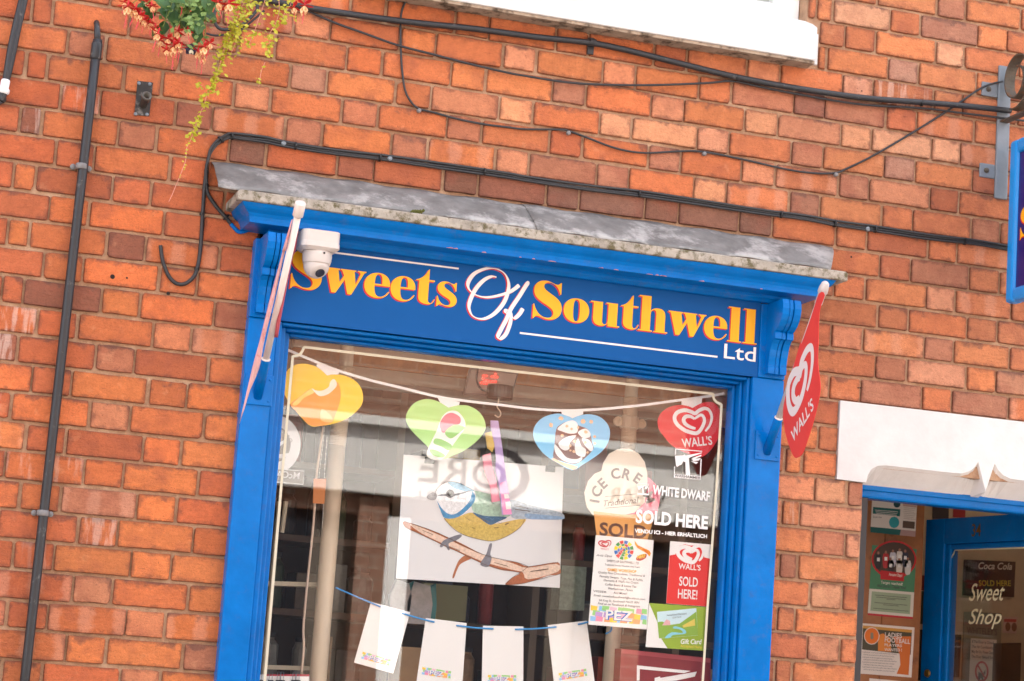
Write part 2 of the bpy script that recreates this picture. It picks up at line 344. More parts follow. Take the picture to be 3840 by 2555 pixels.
# ================================================================ SHOP FRONT
def paint(name, rgb, rough=.22):
    m = mat(name, rgb, rough, var=.15, scale=11, bump=.2, bscale=34, spec=.16, dirt=((40, 104, 176), 24, .28))
    return m
M_BLUE = paint('blue_gloss_paint', (0, 109, 190)); M_PANEL = mat('fascia_blue', (4, 84, 152), .45, var=.05, scale=5, spec=.15)
M_YEL = mat('signwriting_yellow', (250, 176, 0), .45); M_RED = mat('signwriting_red', (196, 20, 28), .45); M_WHT = mat('signwriting_white', (238, 230, 224), .45)
M_LEAD = mat('weathered_lead', (122, 121, 119), .6, metal=.1, var=.38, scale=15, bump=.5, bscale=14, dirt=((172, 170, 167), 7, .5))
M_COPE = mat('lichened_coping', (168, 160, 148), .85, var=.35, scale=22, bump=.5, bscale=90, dirt=((96, 88, 62), 30, .5))
front = thing('shopfront', 'bright blue wooden shop front with lettered fascia, pilasters and display window', 'shop front')
PL, PR = (-.882, -.79), (.84, .956)
for a, b in (PL, PR): MB().box(a, b, -.05, .1, .9, 2.7555).build('pilaster', M_BLUE, front, bevel=.004)
for a, b in ((-.882, -.803), (.858, .956)): MB().box(a, b, -.053, .1, 2.7565, 3.009).build('console_block', M_BLUE, front, bevel=.003)
MB().box(-.802, .857, -.048, .08, 2.7565, 3.03).build('fascia_panel', M_PANEL, front)
# cornice: profile swept along the front with mitred returns
def sweep(prof, xl, xr, back=.0):
    m = MB(); n = len(prof); rows = []
    for d, z in prof: rows.append([(xl-d, back, z), (xl-d, -d, z), (xr+d, -d, z), (xr+d, back, z)])
    v = [p for r_ in rows for p in r_]
    f = [(i*4+k, i*4+k+1, (i+1)*4+k+1, (i+1)*4+k) for i in range(n-1) for k in range(3)]
    return m.add(v, f)
sweep([(.05, 3.09), (.196, 3.09), (.19, 3.079), (.183, 3.071), (.172, 3.062), (.1655, 3.052), (.163, 3.042), (.163, 3.033), (.086, 3.033), (.086, 3.0225), (.076, 3.0165), (.07, 3.0105), (.0505, 3.0105)], -.765, .866).build('cornice', M_BLUE, front, bevel=.0015)
MB().prism([(-.979, 3.0905), (1.1, 3.0905), (1.1, 3.118), (1.09, 3.123), (-.972, 3.123), (-.979, 3.118)], -.205, .0).build('coping', M_COPE, front, bevel=.004)
# lead flashing in two lapped sheets, dressed down from the bed joint to the coping
def lead(xa, xb, xc, xd, dy):
    m = MB(); n = 24; rows = []
    for j in range(7):
        t = j/6; y = -.004-.182*t**.8+dy; z = 3.246-.118*t
        for i in range(n+1):
            s_ = i/n; x = (xa+(xc-xa)*t)*(1-s_)+(xb+(xd-xb)*t)*s_
            rows.append((x, y+.0035*math.sin(x*23+j)*t, z+.003*math.sin(x*31+j*1.7)))
    f = [(j*(n+1)+i, j*(n+1)+i+1, (j+1)*(n+1)+i+1, (j+1)*(n+1)+i) for j in range(6) for i in range(n)]
    return m.add(rows, f)
for a in ((-1.037, .02, -1.037, .02, 0), (.0, 1.131, .0, 1.04, -.006)):
    o = lead(*a).build('flashing', M_LEAD, front, smooth=True); so = o.modifiers.new('t', 'SOLIDIFY'); so.thickness = .004
m = MB()
for i in range(26):
    c = at(1563+rnd.uniform(-22, 26), 799+rnd.uniform(-6, 4), -.19); rr = rnd.uniform(.003, .006)
    m.lathe([(.001, -rr), (rr, 0), (.001, rr)], c+Vector((0, 0, .003)), (rnd.uniform(-.3, .3), -.3, 1), 6)
m.build('moss_tuft', mat('moss', (82, 84, 34), .95), front)
# scrolled consoles, three reeds each
def console(x0, x1):
    prof = [(.05, 3.0095), (.172, 3.0095), (.179, 2.995), (.181, 2.978), (.177, 2.958), (.167, 2.938), (.152, 2.921), (.136, 2.91), (.124, 2.9055), (.128, 2.902), (.128, 2.881), (.115, 2.879), (.104, 2.868), (.094, 2.848), (.087, 2.825), (.083, 2.80), (.081, 2.793), (.084, 2.79), (.084, 2.768), (.05, 2.768)]
    root = None; w = x1-x0
    for k, (a, b, dd) in enumerate(((0, .36, 0), (.4, .6, -.004), (.64, 1, 0))):
        m = MB(); pp = [(d+dd if d > .06 else d, z) for d, z in prof]; n = len(pp)
        v = [(x0+w*a, -d, z) for d, z in pp]+[(x0+w*b, -d, z) for d, z in pp]
        f = [(i, (i+1) % n, n+(i+1) % n, n+i) for i in range(n)]
        tri = tessellate_polygon([[Vector((d, z, 0)) for d, z in pp]])
        f += [tuple(t_) for t_ in tri]+[tuple(i+n for i in t_)[::-1] for t_ in tri]
        m.add(v, f)
        if root is None: root = m.build('console', M_BLUE, front, bevel=.0015)
        else: m.build('reed', M_BLUE, root, bevel=.0015)
    MB().prism([(x0+.004, 2.80), (x1-.004, 2.80), (x1-.004, 3.005), (x0+.004, 3.005)], -.076, -.04).build('groove_back', M_BLUE, root)
console(-.868, -.8); console(.879, .947)
# window frame: stepped mouldings in from the pilasters
fr = MB()
GL, GR, GT = -.732, .803, 2.722
steps = [(-.034, .0), (-.002, .34), (.03, .68)]; pl = PL[1]; pr = PR[0]
for k, (y, t) in enumerate(steps):
    xa0, xa1 = pl+(GL-pl)*t, pl+(GL-pl)*(t+.33); xb1, xb0 = pr+(GR-pr)*t, pr+(GR-pr)*(t+.33); z1 = 2.755+(GT-2.755)*t; z0 = 2.755+(GT-2.755)*(t+.33)
    for nm, bx in (('jamb_moulding', (xa0+.0005, xa1, y, .08, .95, z1)), ('jamb_moulding', (xb0, xb1-.0005, y, .08, .95, z1)), ('head_moulding', (xa1, xb0, y, .08, z0, z1-.0005))):
        MB().box(*bx).build(nm, M_BLUE, front, bevel=.004)
MB().box(-.79, .84, -.09, .08, .9, .95).build('window_sill', M_BLUE, front, bevel=.004)
def glass_mat(name, tint, ior=1.5, gain=1.):
    m = bpy.data.materials.new(name); m.use_nodes = True; t = m.node_tree; t.nodes.clear()
    o = t.nodes.new('ShaderNodeOutputMaterial'); tr = t.nodes.new('ShaderNodeBsdfTransparent'); gl = t.nodes.new('ShaderNodeBsdfGlossy'); fz = t.nodes.new('ShaderNodeFresnel'); mx = t.nodes.new('ShaderNodeMixShader')
    gm = t.nodes.new('ShaderNodeNewGeometry'); mr = t.nodes.new('ShaderNodeMapRange'); mr.inputs[3].default_value = ior; mr.inputs[4].default_value = 1/ior   # the node inverts on back faces
    t.links.new(gm.outputs['Backfacing'], mr.inputs[0]); t.links.new(mr.outputs[0], fz.inputs['IOR']); tr.inputs[0].default_value = tint+(1,); gl.inputs['Roughness'].default_value = .003
    t.links.new(fz.outputs[0], mx.inputs[0]); t.links.new(tr.outputs[0], mx.inputs[1]); t.links.new(gl.outputs[0], mx.inputs[2]); t.links.new(mx.outputs[0], o.inputs[0]); return m
M_GLASS = glass_mat('window_glass', (.98, .985, .98), 1.6)
MB().box(GL-.004, GR+.004, .060, .066, .95, GT+.004).build('window_pane', M_GLASS, front)
# cream line lettered on the pane, notched corners
M_LINE = mat('pane_line_cream', (226, 218, 190), .5)
def ribbon(pts, w, wav=None):              # flat strip in the (x, z) plane; each point carries its own y
    m = MB(); P = [Vector(p) for p in pts]; n = len(P); v = []
    for i, p in enumerate(P):
        t = (P[min(i+1, n-1)]-P[max(i-1, 0)]); nn = Vector((-t.z, 0, t.x)).normalized(); ww = (w[i] if isinstance(w, list) else w)/2
        v += [p+nn*ww, p-nn*ww]
    return m.add(v, [(2*i, 2*i+1, 2*i+3, 2*i+2) for i in range(n-1)])
YL = .0585
ln = [at(x, y, YL) for x, y in [(993, 2555), (1060, 1760), (1098, 1336)]]
ln += spline([at(x, y, YL) for x, y in [(1098, 1336), (1118, 1333), (1131, 1322), (1140, 1302)]], 4)[1:]
ln += [at(1900, 1390, YL), at(2675, 1478, YL)]+spline([at(x, y, YL) for x, y in [(2675, 1478), (2677, 1495), (2688, 1509), (2706, 1517)]], 4)[1:]+[at(2688, 1805, YL), at(2653, 2282, YL), at(2634, 2575, YL)]
ribbon(ln, .0085).build('pane_line', M_LINE, front)

# ---- fascia lettering: glyph outlines in millimetres, baseline 0
GLY = {
'w':("M 0 79 L 51 79 L 51 76 L 46 74 L 52 35 L 65 58 L 58 74 L 53 76 L 53 79 L 103 79 L 103 76 L 98 74 L 104 33 L 118 70 L 112 76 L 108 76 L 108 79 L 136 79 L 136 76 L 130 74 L 93 0 L 80 0 L 68 45 L 42 0 L 28 0 L 8 73 L 0 76", None),
'e':("M 83 44 C 83 68 66 81 43 81 C 18 81 0 63 0 39 C 0 15 17 -1 43 -1 C 62 -1 75 8 82 22 L 79 24 C 72 12 63 4 51 4 C 38 4 33 16 33 40 L 83 40", "M 33 45 L 57 45 C 58 66 55 77 46 77 C 36 77 33 66 33 45"),
'o':("M 0 39 C 0 64 18 80 44.5 80 C 71 80 89 64 89 39 C 89 15 71 -1 44.5 -1 C 18 -1 0 15 0 39", "M 33 39 C 33 66 36 76 44.5 76 C 53 76 56 66 56 39 C 56 13 53 3 44.5 3 C 36 3 33 13 33 39"),
't':("M 0 76 C 18 80 32 94 40 113 L 43 113 L 43 79 L 62 79 L 62 74 L 43 74 L 43 16 C 43 7 46 4 51 4 C 57 4 61 10 63 18 L 66 17 C 62 4 53 -1 41 -1 C 22 -1 10 7 10 22 L 10 74 L 0 74", None),
's':("M 66 80 L 66 52 L 63 52 C 59 68 48 77 38 77 C 29 77 24 73 24 67 C 24 60 34 56 45 50 C 60 42 70 34 70 21 C 70 7 58 -1 42 -1 C 30 -1 22 4 14 4 C 9 4 6 1 5 -2 L 1 -2 L 1 31 L 4 31 C 8 14 20 3 34 3 C 44 3 49 8 49 14 C 49 22 39 26 26 32 C 10 40 2 47 2 59 C 2 73 13 81 28 81 C 41 81 48 75 55 75 C 60 75 61 78 62 80", None),
'S':("M 95 124 L 95 85 L 92 85 C 86 108 70 121 53 121 C 42 121 35 115 35 107 C 35 97 48 91 64 82 C 86 71 100 58 100 37 C 100 13 82 -2 58 -2 C 40 -2 29 6 18 6 C 11 6 8 2 6 -3 L 2 -3 L 2 45 L 5 45 C 11 20 29 3 50 3 C 64 3 72 11 72 21 C 72 33 58 40 38 50 C 14 62 2 73 2 92 C 2 113 18 126 40 126 C 58 126 68 117 79 117 C 86 117 89 120 91 124", None),
'u':("M 0 79 L 42 79 L 42 18 C 42 9 45 5 51 5 C 58 5 62 12 62 22 L 62 75 L 54 75 L 54 79 L 94 79 L 94 4 L 103 4 L 103 0 L 62 0 L 62 10 C 56 2 48 -1 38 -1 C 20 -1 10 8 10 24 L 10 75 L 0 75", None),
'h':("M 0 119 L 42 119 L 42 70 C 48 78 57 81 67 81 C 85 81 94 72 94 56 L 94 4 L 104 4 L 104 0 L 55 0 L 55 4 L 62 4 L 62 58 C 62 68 60 74 54 74 C 47 74 42 67 42 56 L 42 4 L 50 4 L 50 0 L 0 0 L 0 4 L 10 4 L 10 115 L 0 115", None),
'l':("M 0 119 L 42 119 L 42 4 L 51 4 L 51 0 L 0 0 L 0 4 L 10 4 L 10 115 L 0 115", None)}
def path(d):
    tk = d.split(); out = []; i = 0; cur = None
    while i < len(tk):
        k = tk[i]; i += 1
        if k in 'ML': cur = (float(tk[i]), float(tk[i+1])); i += 2; out.append(cur)
        else:
            a = cur; b, c, e = [(float(tk[i+2*j]), float(tk[i+2*j+1])) for j in range(3)]; i += 6
            for q in range(1, 9):
                t = q/8; u = 1-t; out.append(tuple(u**3*a[j]+3*u*u*t*b[j]+3*u*t*t*c[j]+t**3*e[j] for j in (0, 1)))
            cur = e
    if abs(out[0][0]-out[-1][0])+abs(out[0][1]-out[-1][1]) < .01: out.pop()
    return out
def glyph(ch, x, z, y, w=None):
    loops = [path(d) for d in GLY[ch] if d]; k = (w/max(p[0] for p in loops[0]) if w else .001)
    return [[(x+p[0]*k, y, z+p[1]*.001) for p in l] for l in loops]
BASE = 2.866
for ch, x0, x1 in (('S', -.762, -.66), ('w', -.655, -.517), ('e', -.521, -.436), ('e', -.434, -.352), ('t', -.351, -.285), ('s', -.28, -.211),
                   ('S', .047, .148), ('o', .155, .244), ('u', .248, .352), ('t', .354, .42), ('h', .418, .523), ('w', .524, .66), ('e', .654, .738), ('l', .74, .791), ('l', .796, .848)):
    o = MB().face(glyph(ch, x0, BASE, -.0489, x1-x0)).build('letter', M_YEL, front)
    MB().face([[(p[0]-.0042, -.0485, p[2]-.0036) for p in l] for l in glyph(ch, x0, BASE, 0, x1-x0)]).build('letter_shade', M_RED, o)
L2 = crop(1700, 980, 1.964)
def script(pts, wmin, wmax, y, n=8, dx=0, dz=0, slope=1e-6):
    P = spline([at(*L2(x, yy), y) for x, yy in pts], n); w = []
    for i, p in enumerate(P):
        t = (P[min(i+1, len(P)-1)]-P[max(i-1, 0)]).normalized(); dn = abs(t.z*.9+t.x*.45); w.append(wmin+(wmax-wmin)*max(0, dn)**2.2)
    P = [Vector((p.x+dx, y-i*slope, p.z+dz)) for i, p in enumerate(P)]
    w[0] *= .8; w[-1] *= .7
    return ribbon(P, w)
OPTS = [(318, 118), (280, 113), (225, 140), (165, 205), (122, 295), (118, 355), (150, 408), (220, 425), (300, 388), (370, 308), (405, 215), (403, 140), (368, 82), (300, 52), (230, 57), (155, 92), (112, 150), (112, 198), (150, 240), (220, 264), (300, 260), (400, 233), (450, 205), (485, 176)]
FPTS = [(560, 156), (543, 168), (485, 260), (425, 350), (390, 430), (350, 505), (328, 555), (346, 572), (385, 540), (413, 475), (424, 422), (410, 392), (385, 378), (392, 360), (420, 372), (432, 408), (452, 420), (488, 388), (512, 348)]
for pts in (OPTS, FPTS):
    o = script(pts, .0038, .0135, -.0492).build('letter', M_WHT, front); script(pts, .0038, .0135, -.0485, dx=-.004, dz=-.0034).build('letter_shade', M_RED, o)
def text(body, size, m, parent, origin, xdir, zdir, name='lettering', width=None, height=None, align='LEFT', bold=0., shear=0., space=1.):
    """set a line of type on a plane: origin = left end of the baseline, xdir and zdir unit vectors in the plane"""
    c = bpy.data.curves.new(name, 'FONT'); c.body = body; c.size = 1; c.offset = bold; c.shear = shear; c.space_character = space; c.align_x = 'LEFT'; c.resolution_u = 3; c.fill_mode = 'FRONT'
    tmp = bpy.data.objects.new(name, c); COL.objects.link(tmp); bpy.context.view_layer.update()
    me = bpy.data.meshes.new_from_object(tmp.evaluated_get(bpy.context.evaluated_depsgraph_get())); bpy.data.objects.remove(tmp); bpy.data.curves.remove(c)
    if not me.vertices: return None
    xs_ = [v.co.x for v in me.vertices]; ys_ = [v.co.y for v in me.vertices]; x0, x1 = min(xs_), max(xs_); k = size
    kx = width/(x1-x0) if width else k; ky = height/(max(ys_)-min(0, min(ys_)) or 1) if height else (k if not width or size else kx)
    off = {'LEFT': x0, 'CENTER': (x0+x1)/2, 'RIGHT': x1}[align]; xd, zd, og = Vector(xdir).normalized(), Vector(zdir).normalized(), Vector(origin)
    for v in me.vertices: v.co = og+xd*((v.co.x-off)*kx)+zd*(v.co.y*ky)
    me.materials.clear(); me.materials.append(m); me.name = name
    o = bpy.data.objects.new(name, me); COL.objects.link(o); o.parent = parent; return o
XA, ZA = (1, 0, 0), (0, 0, 1)
text('Ltd', .07, M_WHT, front, (.731, -.0489, 2.8075), XA, ZA, 'letter', width=.116, height=.05, bold=.006)
MB().box(.0098, .708, -.0488, -.047, 2.8055, 2.8115).build('sign_rule', M_WHT, front)
MB().box(-.66, -.2125, -.0488, -.047, 2.9915, 2.997).build('sign_rule', M_WHT, front)

M_CHIP = mat('chipped_paint', (186, 132, 116), .8, var=.2); gk_ = random.Random(9)
for i in range(16):
    x = gk_.uniform(-.3, .95); w_ = gk_.uniform(.008, .035); MB().prism([(x, 3.0335), (x+w_, 3.0335), (x+w_*.8, 3.0335+gk_.uniform(.0015, .004)), (x+w_*.3, 3.0335+gk_.uniform(.001, .003))], -.1637, -.1600).build('paint_chip', M_CHIP, front)

# ================================================================ STONEWORK AND UPPER WINDOW
M_STONE = mat('white_masonry_paint', (213, 212, 210), .7, var=.10, scale=7, bump=.25, bscale=30)
M_UNDER = mat('weathered_stone', (168, 148, 128), .9, var=.3, scale=18, bump=.5, bscale=60, dirt=((70, 56, 40), 16, .5))
lint = thing('door_lintel', 'white painted stone lintel with scalloped underside over the doorway', 'lintel')
edge = [(1.187, 2.4455), (1.297, 2.4435), (1.303, 2.470), (1.316, 2.492), (1.338, 2.505), (1.37, 2.5095), (1.62, 2.5085), (1.66, 2.510), (1.69, 2.520), (1.711, 2.536), (1.7247, 2.556), (1.757, 2.456), (1.7893, 2.556), (1.803, 2.536), (1.824, 2.52), (1.854, 2.51), (1.9, 2.5085), (2.144, 2.5095), (2.176, 2.505), (2.198, 2.492), (2.211, 2.47), (2.217, 2.4435), (2.327, 2.4455)]
MB().prism(edge+[(2.327, 2.7165), (1.187, 2.7165)], -.010, .10).build('face', M_STONE, lint, bevel=.003)
m = MB(); ch = edge[1:-1]; n = len(ch)
v = [(x, -.008, z) for x, z in ch]+[(x, .098, min(z, 2.4445) if 0 < i < n-1 else z) for i, (x, z) in enumerate(ch)]
m.add(v, [(i, i+1, n+i+1, n+i) for i in range(n-1)]).build('chamfered_soffit', mat('soffit_paint', (238, 234, 230), .75, var=.08, scale=9, bump=.3, bscale=40), lint)
win = thing('upper_window', 'white sash window with painted stone sill above the shop cornice', 'window')
sill = MB().prism([(-.62, 3.8765), (.995, 3.8765), (1.003, 3.885), (1.003, 3.995), (.985, 4.005), (.95, 4.012), (.86, 4.016), (-.62, 4.016)], -.08, .10).build('sill', M_STONE, win, bevel=.006)
MB().box(1.003, 1.044, -.004, .09, 3.8865, 4.0).build('sill_end', M_STONE, win, bevel=.004)
MB().box(-.62, 1.0, -.074, .09, 3.866, 3.876).build('sill_drip', M_UNDER, win)
M_WPAINT = mat('white_gloss', (236, 236, 234), .3)
MB().box(.9, .998, .07, .12, 4.017, 6.19).build('window_frame', M_WPAINT, win, bevel=.004)
MB().box(-.62, -.52, .07, .12, 4.017, 6.19).build('window_frame', M_WPAINT, win, bevel=.004)
MB().box(-.52, .9, .07, .12, 4.017, 4.11).build('window_frame', M_WPAINT, win, bevel=.004)
MB().box(-.52, .9, .09, .095, 4.11, 6.19).build('window_pane', M_GLASS, win)
MB().box(-.55, .95, .2, .21, 4.0, 6.2).build('blind', mat('pale_blind', (214, 210, 204), .8), win)

# ================================================================ PIPES, CABLES, BRACKETS
M_BLK = mat('black_plastic', (40, 42, 46), .42, var=.15, scale=12, bump=.15, bscale=30, dirt=((120, 118, 114), 30, .12))
M_BLK2 = mat('black_cable', (44, 45, 48), .5)
M_GREYP = mat('grey_plastic', (124, 122, 122), .5, var=.1)
M_STEEL = mat('galvanised_steel', (126, 134, 142), .5, metal=.35, var=.2, scale=10, bump=.25, bscale=20)
M_IRON = mat('rusty_iron', (92, 84, 74), .7, metal=.3, var=.4, scale=25, bump=.5, dirt=((120, 78, 44), 22, .35))
M_TIE = mat('cable_tie', (20, 20, 22), .45)
dp = thing('drainpipe', 'black plastic drainpipe running down the brick wall at left', 'pipe')
c = [at(x, y, -.03) for x, y in [(366, 150), (312, 594), (240, 1236), (168, 1880), (95, 2526), (60, 2840)]]
a, b = c[0], c[-1]; MB().tube([a+(b-a)*(i/8) for i in range(9)], .0148, 14).build('pipe', M_BLK, dp, smooth=True)
MB().tube([at(362, 84, .03), at(362, 86, -.008), at(364, 105, -.022), at(365, 128, -.029), at(366, 160, -.03)], [.009, .009, .0098, .0105, .0105], 10).build('spout', M_BLK, dp, smooth=True)
MB().lathe([(.016, 0), (.0172, .006), (.0172, .05), (.0155, .056)], a+(b-a)*.004, (b-a), 14).build('socket', M_BLK, dp, smooth=True)
for px, py in ((306, 625), (161, 1925)):
    k = at(px, py, -.03); MB().lathe([(.0165, -.009), (.0185, -.007), (.0185, .007), (.0165, .009)], k, (b-a), 16).build('pipe_clip', M_GREYP, dp, smooth=True)
    o = dp.children[-1]
    for sx in (-1, 1): MB().lathe([(.009, -.003), (.009, .006), (.004, .0085)], k+Vector((sx*.0245, .022, 0)), (0, -1, 0), 10).build('lug', M_GREYP, o)
ct = thing('conduit_end', 'black cable pair ending in a white connector at top left corner', 'cable')
for dx_, rr in ((-6, .0105), (7, .009)):
    MB().tube(px_line([(112+dx_, -120), (87+dx_, 0), (58+dx_*1.1, 125), (40+dx_, 215), (27+dx_*.6, 285), (20+dx_*.2, 318)], -.028), rr, 10).build('cable', M_BLK, ct, smooth=True)
ax = at(8, 365, -.028)-at(22, 300, -.028)
MB().lathe([(.0125, 0), (.014, .004), (.014, .026), (.0185, .03), (.0185, .042), (.014, .046)], at(22, 300, -.028), ax, 14).build('connector', mat('white_plastic', (232, 232, 234), .4), ct, smooth=True)
MB().tube(px_line([(13, 345), (6, 365), (-4, 380), (0, 392)], -.028), [.014]*5+[.017]*5+[.011]*6, 10).build('taped_end', M_BLK2, ct)
# old flag socket
fs = thing('flag_socket', 'small black iron plate with upturned tube socket bolted to the bricks', 'bracket')
pc = [at(x, y, -.004) for x, y in [(503, 433), (559, 437), (573, 312), (515, 305)]]
MB().slab(pc, (0, -.006, 0)).build('plate', mat('black_iron', (44, 42, 42), .55, var=.25, scale=30, dirt=((120, 116, 112), 30, .35)), fs)
tb, tt = at(533, 398, -.014), at(545, 356, -.014)
ax = (tt-tb)*.6+Vector((0, -.055, .02)); e0 = at(536, 395, -.008)
MB().lathe([(.0125, 0), (.0125, .044), (.0158, .0445), (.0158, .054), (.0108, .054), (.0095, .012)], e0, (0.06, -.9, .36), 18).build('tube', mat('worn_iron', (96, 92, 86), .5, metal=.3, var=.3, scale=40), fs, smooth=True)
for x, y in ((521, 313), (562, 316), (508, 428), (551, 430)): MB().lathe([(.006, 0), (.005, .003), (.0015, .0042)], at(x, y, -.0098), (0, -1, 0), 10).build('screw', M_STEEL, fs)
def cable(name, label, pts, r, Y=-.012, n=8, ties=(), clips=(), strands=1, m=None, tie_r=None):
    t = thing(name, label, 'cable')
    for s_ in range(strands):
        o_ = (s_-(strands-1)/2)*r*1.7; P = px_line(pts, Y, 6)
        P = [p+Vector((o_*.2*math.sin(i*.35+s_*2), -abs(o_)*.3-.0015*s_, o_+r*.25*math.sin(i*.22+s_*2.4))) for i, p in enumerate(P)]
        MB().tube(P, r, n).build('cable', m or M_BLK2, t, smooth=True)
    R_ = tie_r or r*(1.25+.75*(strands-1))
    for x, y, dx, dy in ties:
        k = at(x, y, Y-.0015*(strands-1)/2); q = (at(x+dx, y+dy, Y)-at(x, y, Y))
        MB().lathe([(R_, -.003), (R_*1.12, -.003), (R_*1.12, .003), (R_, .003)], k, q, 10).build('cable_tie', M_TIE, t)
    for x, y in clips:
        k = at(x, y, Y); MB().lathe([(r*1.9, .0), (r*1.9, .012), (r*1.1, .014)], k+Vector((0, r*1.0, -r*1.6)), (0, -1, 0), 10).build('clip', M_GREYP if strands == 1 else M_STEEL, t)
    return t
con = cable('cable_conduit', 'thick black conduit running across the bricks beneath the upper sill', [(960, -3), (998, 4), (1163, 32), (1324, 53), (1536, 81), (1748, 106), (1897, 127), (2012, 140), (2216, 159), (2351, 187), (2521, 233), (2691, 276), (2840, 305), (3052, 339), (3264, 369), (3476, 388), (3640, 402), (3790, 415)], .0104, -.026, 12, ties=[(2762, 292, 30, 6), (3456, 387, 30, 4)], m=M_BLK, tie_r=.0112)
cs = at(2222, 160, -.026)
MB().box(cs.x-.011, cs.x+.011, -.012, 0, cs.z-.036, cs.z+.02).build('saddle_clip', M_BLK2, con); MB().lathe([(.0115, -.011), (.0128, -.011), (.0128, .011), (.0115, .011)], cs, at(2262, 167, -.026)-cs, 14).build('saddle_clip', M_BLK2, con)
cable('drooping_cable', 'thin black cable drooping below the thick conduit', [(1080, 5), (1155, 42), (1252, 85), (1367, 125), (1494, 170), (1621, 204), (1748, 238), (1897, 272), (1970, 284), (2139, 310), (2309, 320), (2479, 320), (2649, 312), (2752, 304), (2860, 328), (2967, 350), (3137, 380), (3264, 395), (3455, 405), (3604, 424), (3752, 443), (3850, 455), (4000, 470)], .0039, -.017)
cable('looping_cable', 'thin black cable dropping from the sill and looping across to the steel bracket', [(1560, -60), (1524, 0), (1507, 42), (1502, 85), (1503, 170), (1507, 255), (1519, 339), (1541, 382), (1570, 407), (1621, 420), (1706, 445), (1812, 467), (1900, 477), (1970, 484), (2097, 486), (2131, 492), (2203, 518), (2309, 556), (2415, 573), (2542, 568), (2640, 571), (2800, 602), (2946, 634), (3052, 649), (3133, 649), (3179, 632), (3264, 590), (3392, 515), (3519, 437), (3604, 382), (3667, 339), (3714, 316), (3761, 305)], .0037, -.0105, clips=[(1571, 410), (2131, 494), (2640, 572), (3133, 650)])
BUN = [(776, 700), (772, 640), (778, 600), (789, 569), (815, 535), (844, 515), (870, 511), (933, 518), (1000, 526), (1070, 541), (1239, 569), (1430, 592), (1579, 613), (1748, 636), (1900, 658), (1986, 674), (2204, 706), (2394, 727), (2560, 750), (2840, 793), (3010, 816), (3128, 838), (3281, 859), (3476, 888), (3646, 908), (3770, 930), (3900, 950), (4050, 975)]
cable('cable_bundle', 'black cable bundle bent round the corner of the lead flashing and along above it', BUN, .0043, -.012, strands=3, ties=[(828, 524, 8, -6), (870, 511, 10, 0), (1108, 548, 30, 5), (1424, 592, 30, 5), (1816, 645, 30, 5), (2396, 727, 30, 5), (2928, 805, 30, 4), (3130, 839, 30, 4), (3281, 860, 30, 4), (3618, 905, 30, 4)], clips=[(1063, 531), (1461, 588), (3252, 853)])
cable('hanging_cable_loop', 'black cable hanging in a loop from the bundle into a hole in the bricks', [(602, 921), (604, 945), (611, 982), (632, 1033), (662, 1062), (696, 1064), (725, 1041), (740, 1007), (751, 939), (757, 855), (762, 770), (768, 690), (776, 640)], .0062, -.012, ties=[(738, 1010, -4, 20), (758, 803, -1, 20)], strands=1)
cable('alarm_cable', 'black cable running from the bundle down to the cornice end, painted blue at its tip', [(776, 690), (778, 725), (806, 770), (848, 816), (868, 842)], .0062, -.012, ties=[(848, 816, 12, 14)], tie_r=.011)
MB().tube(px_line([(866, 840), (882, 859), (899, 871), (933, 863), (955, 846)], -.014), .0064, 8).build('painted_cable', M_BLUE, COL.objects['alarm_cable'], smooth=True)

# ================================================================ PROJECTING SIGN AND ITS BRACKET
br = thing('sign_bracket', 'grey steel bracket with lugs and rusty scroll bolted to the wall at right', 'bracket')
z0_, z1_ = at(3740, 745, -.01).z, at(3764, 247, -.01).z; xb = at(3752, 640, -.01).x
MB().box(xb-.020, xb+.031, -.012, 0, z0_, z1_).build('back_bar', M_STEEL, br, bevel=.004)
for px, py in ((3702, 640), (3710, 335)):
    k = at(px, py, -.01); MB().box(k.x-.029, xb-.020, -.009, 0, k.z-.026, k.z+.026).build('lug', M_STEEL, br, bevel=.004)
    MB().lathe([(.010, 0), (.010, .004), (.006, .009), (.0035, .0115)], Vector((k.x-.003, -.0085, k.z)), (0, -1, 0), 8).build('bolt', M_IRON, br)
# scroll: flat bar coiled in the plane at right angles to the wall
sx_ = xb+.006; m = MB(); P = []; zc, yc = at(3800, 320, -.1).z, -.115
for i in range(60):
    t = i/59; a_ = math.pi*(-.5)+t*math.pi*3.1; r_ = .105-.062*t; P.append(Vector((sx_, yc-r_*math.sin(a_+1.2), zc+.02-r_*math.cos(a_+1.2)*1.05)))
v = []; 
for i, p in enumerate(P):
    t_ = (P[min(i+1, 59)]-P[max(i-1, 0)]).normalized(); nn = Vector((0, -t_.z, t_.y)); 
    for hx, hn in ((-.02, -.0025), (.02, -.0025), (.02, .0025), (-.02, .0025)): v.append(p+Vector((hx, 0, 0))+nn*hn)
m.add(v, [(i*4+k, i*4+(k+1) % 4, (i+1)*4+(k+1) % 4, (i+1)*4+k) for i in range(59) for k in range(4)]).build('scroll', M_IRON, br)
MB().box(sx_-.016, sx_+.016, -.75, -.012, zc-.115, zc-.109).build('arm', M_IRON, br)
sg = thing('hanging_sign', 'projecting sign with sky blue frame and navy panel at right edge', 'sign')
M_SKYB = mat('sky_blue_paint', (20, 142, 222), .3, var=.06, scale=9, bump=.1); M_NAVY = mat('navy_panel', (38, 22, 104), .3)
SXP = Vector((xb+.003, 0, 0)); NX = Vector((1, 0, 0))
def on_sign(px, py, off=0.): return at_plane(px, py, SXP+Vector((off, 0, 0)), NX)
tl, bl = on_sign(3801, 525), on_sign(3751, 1143); yb = (tl.y+bl.y)/2; zt, zb = tl.z, bl.z; ye = yb-.62; fw = .05
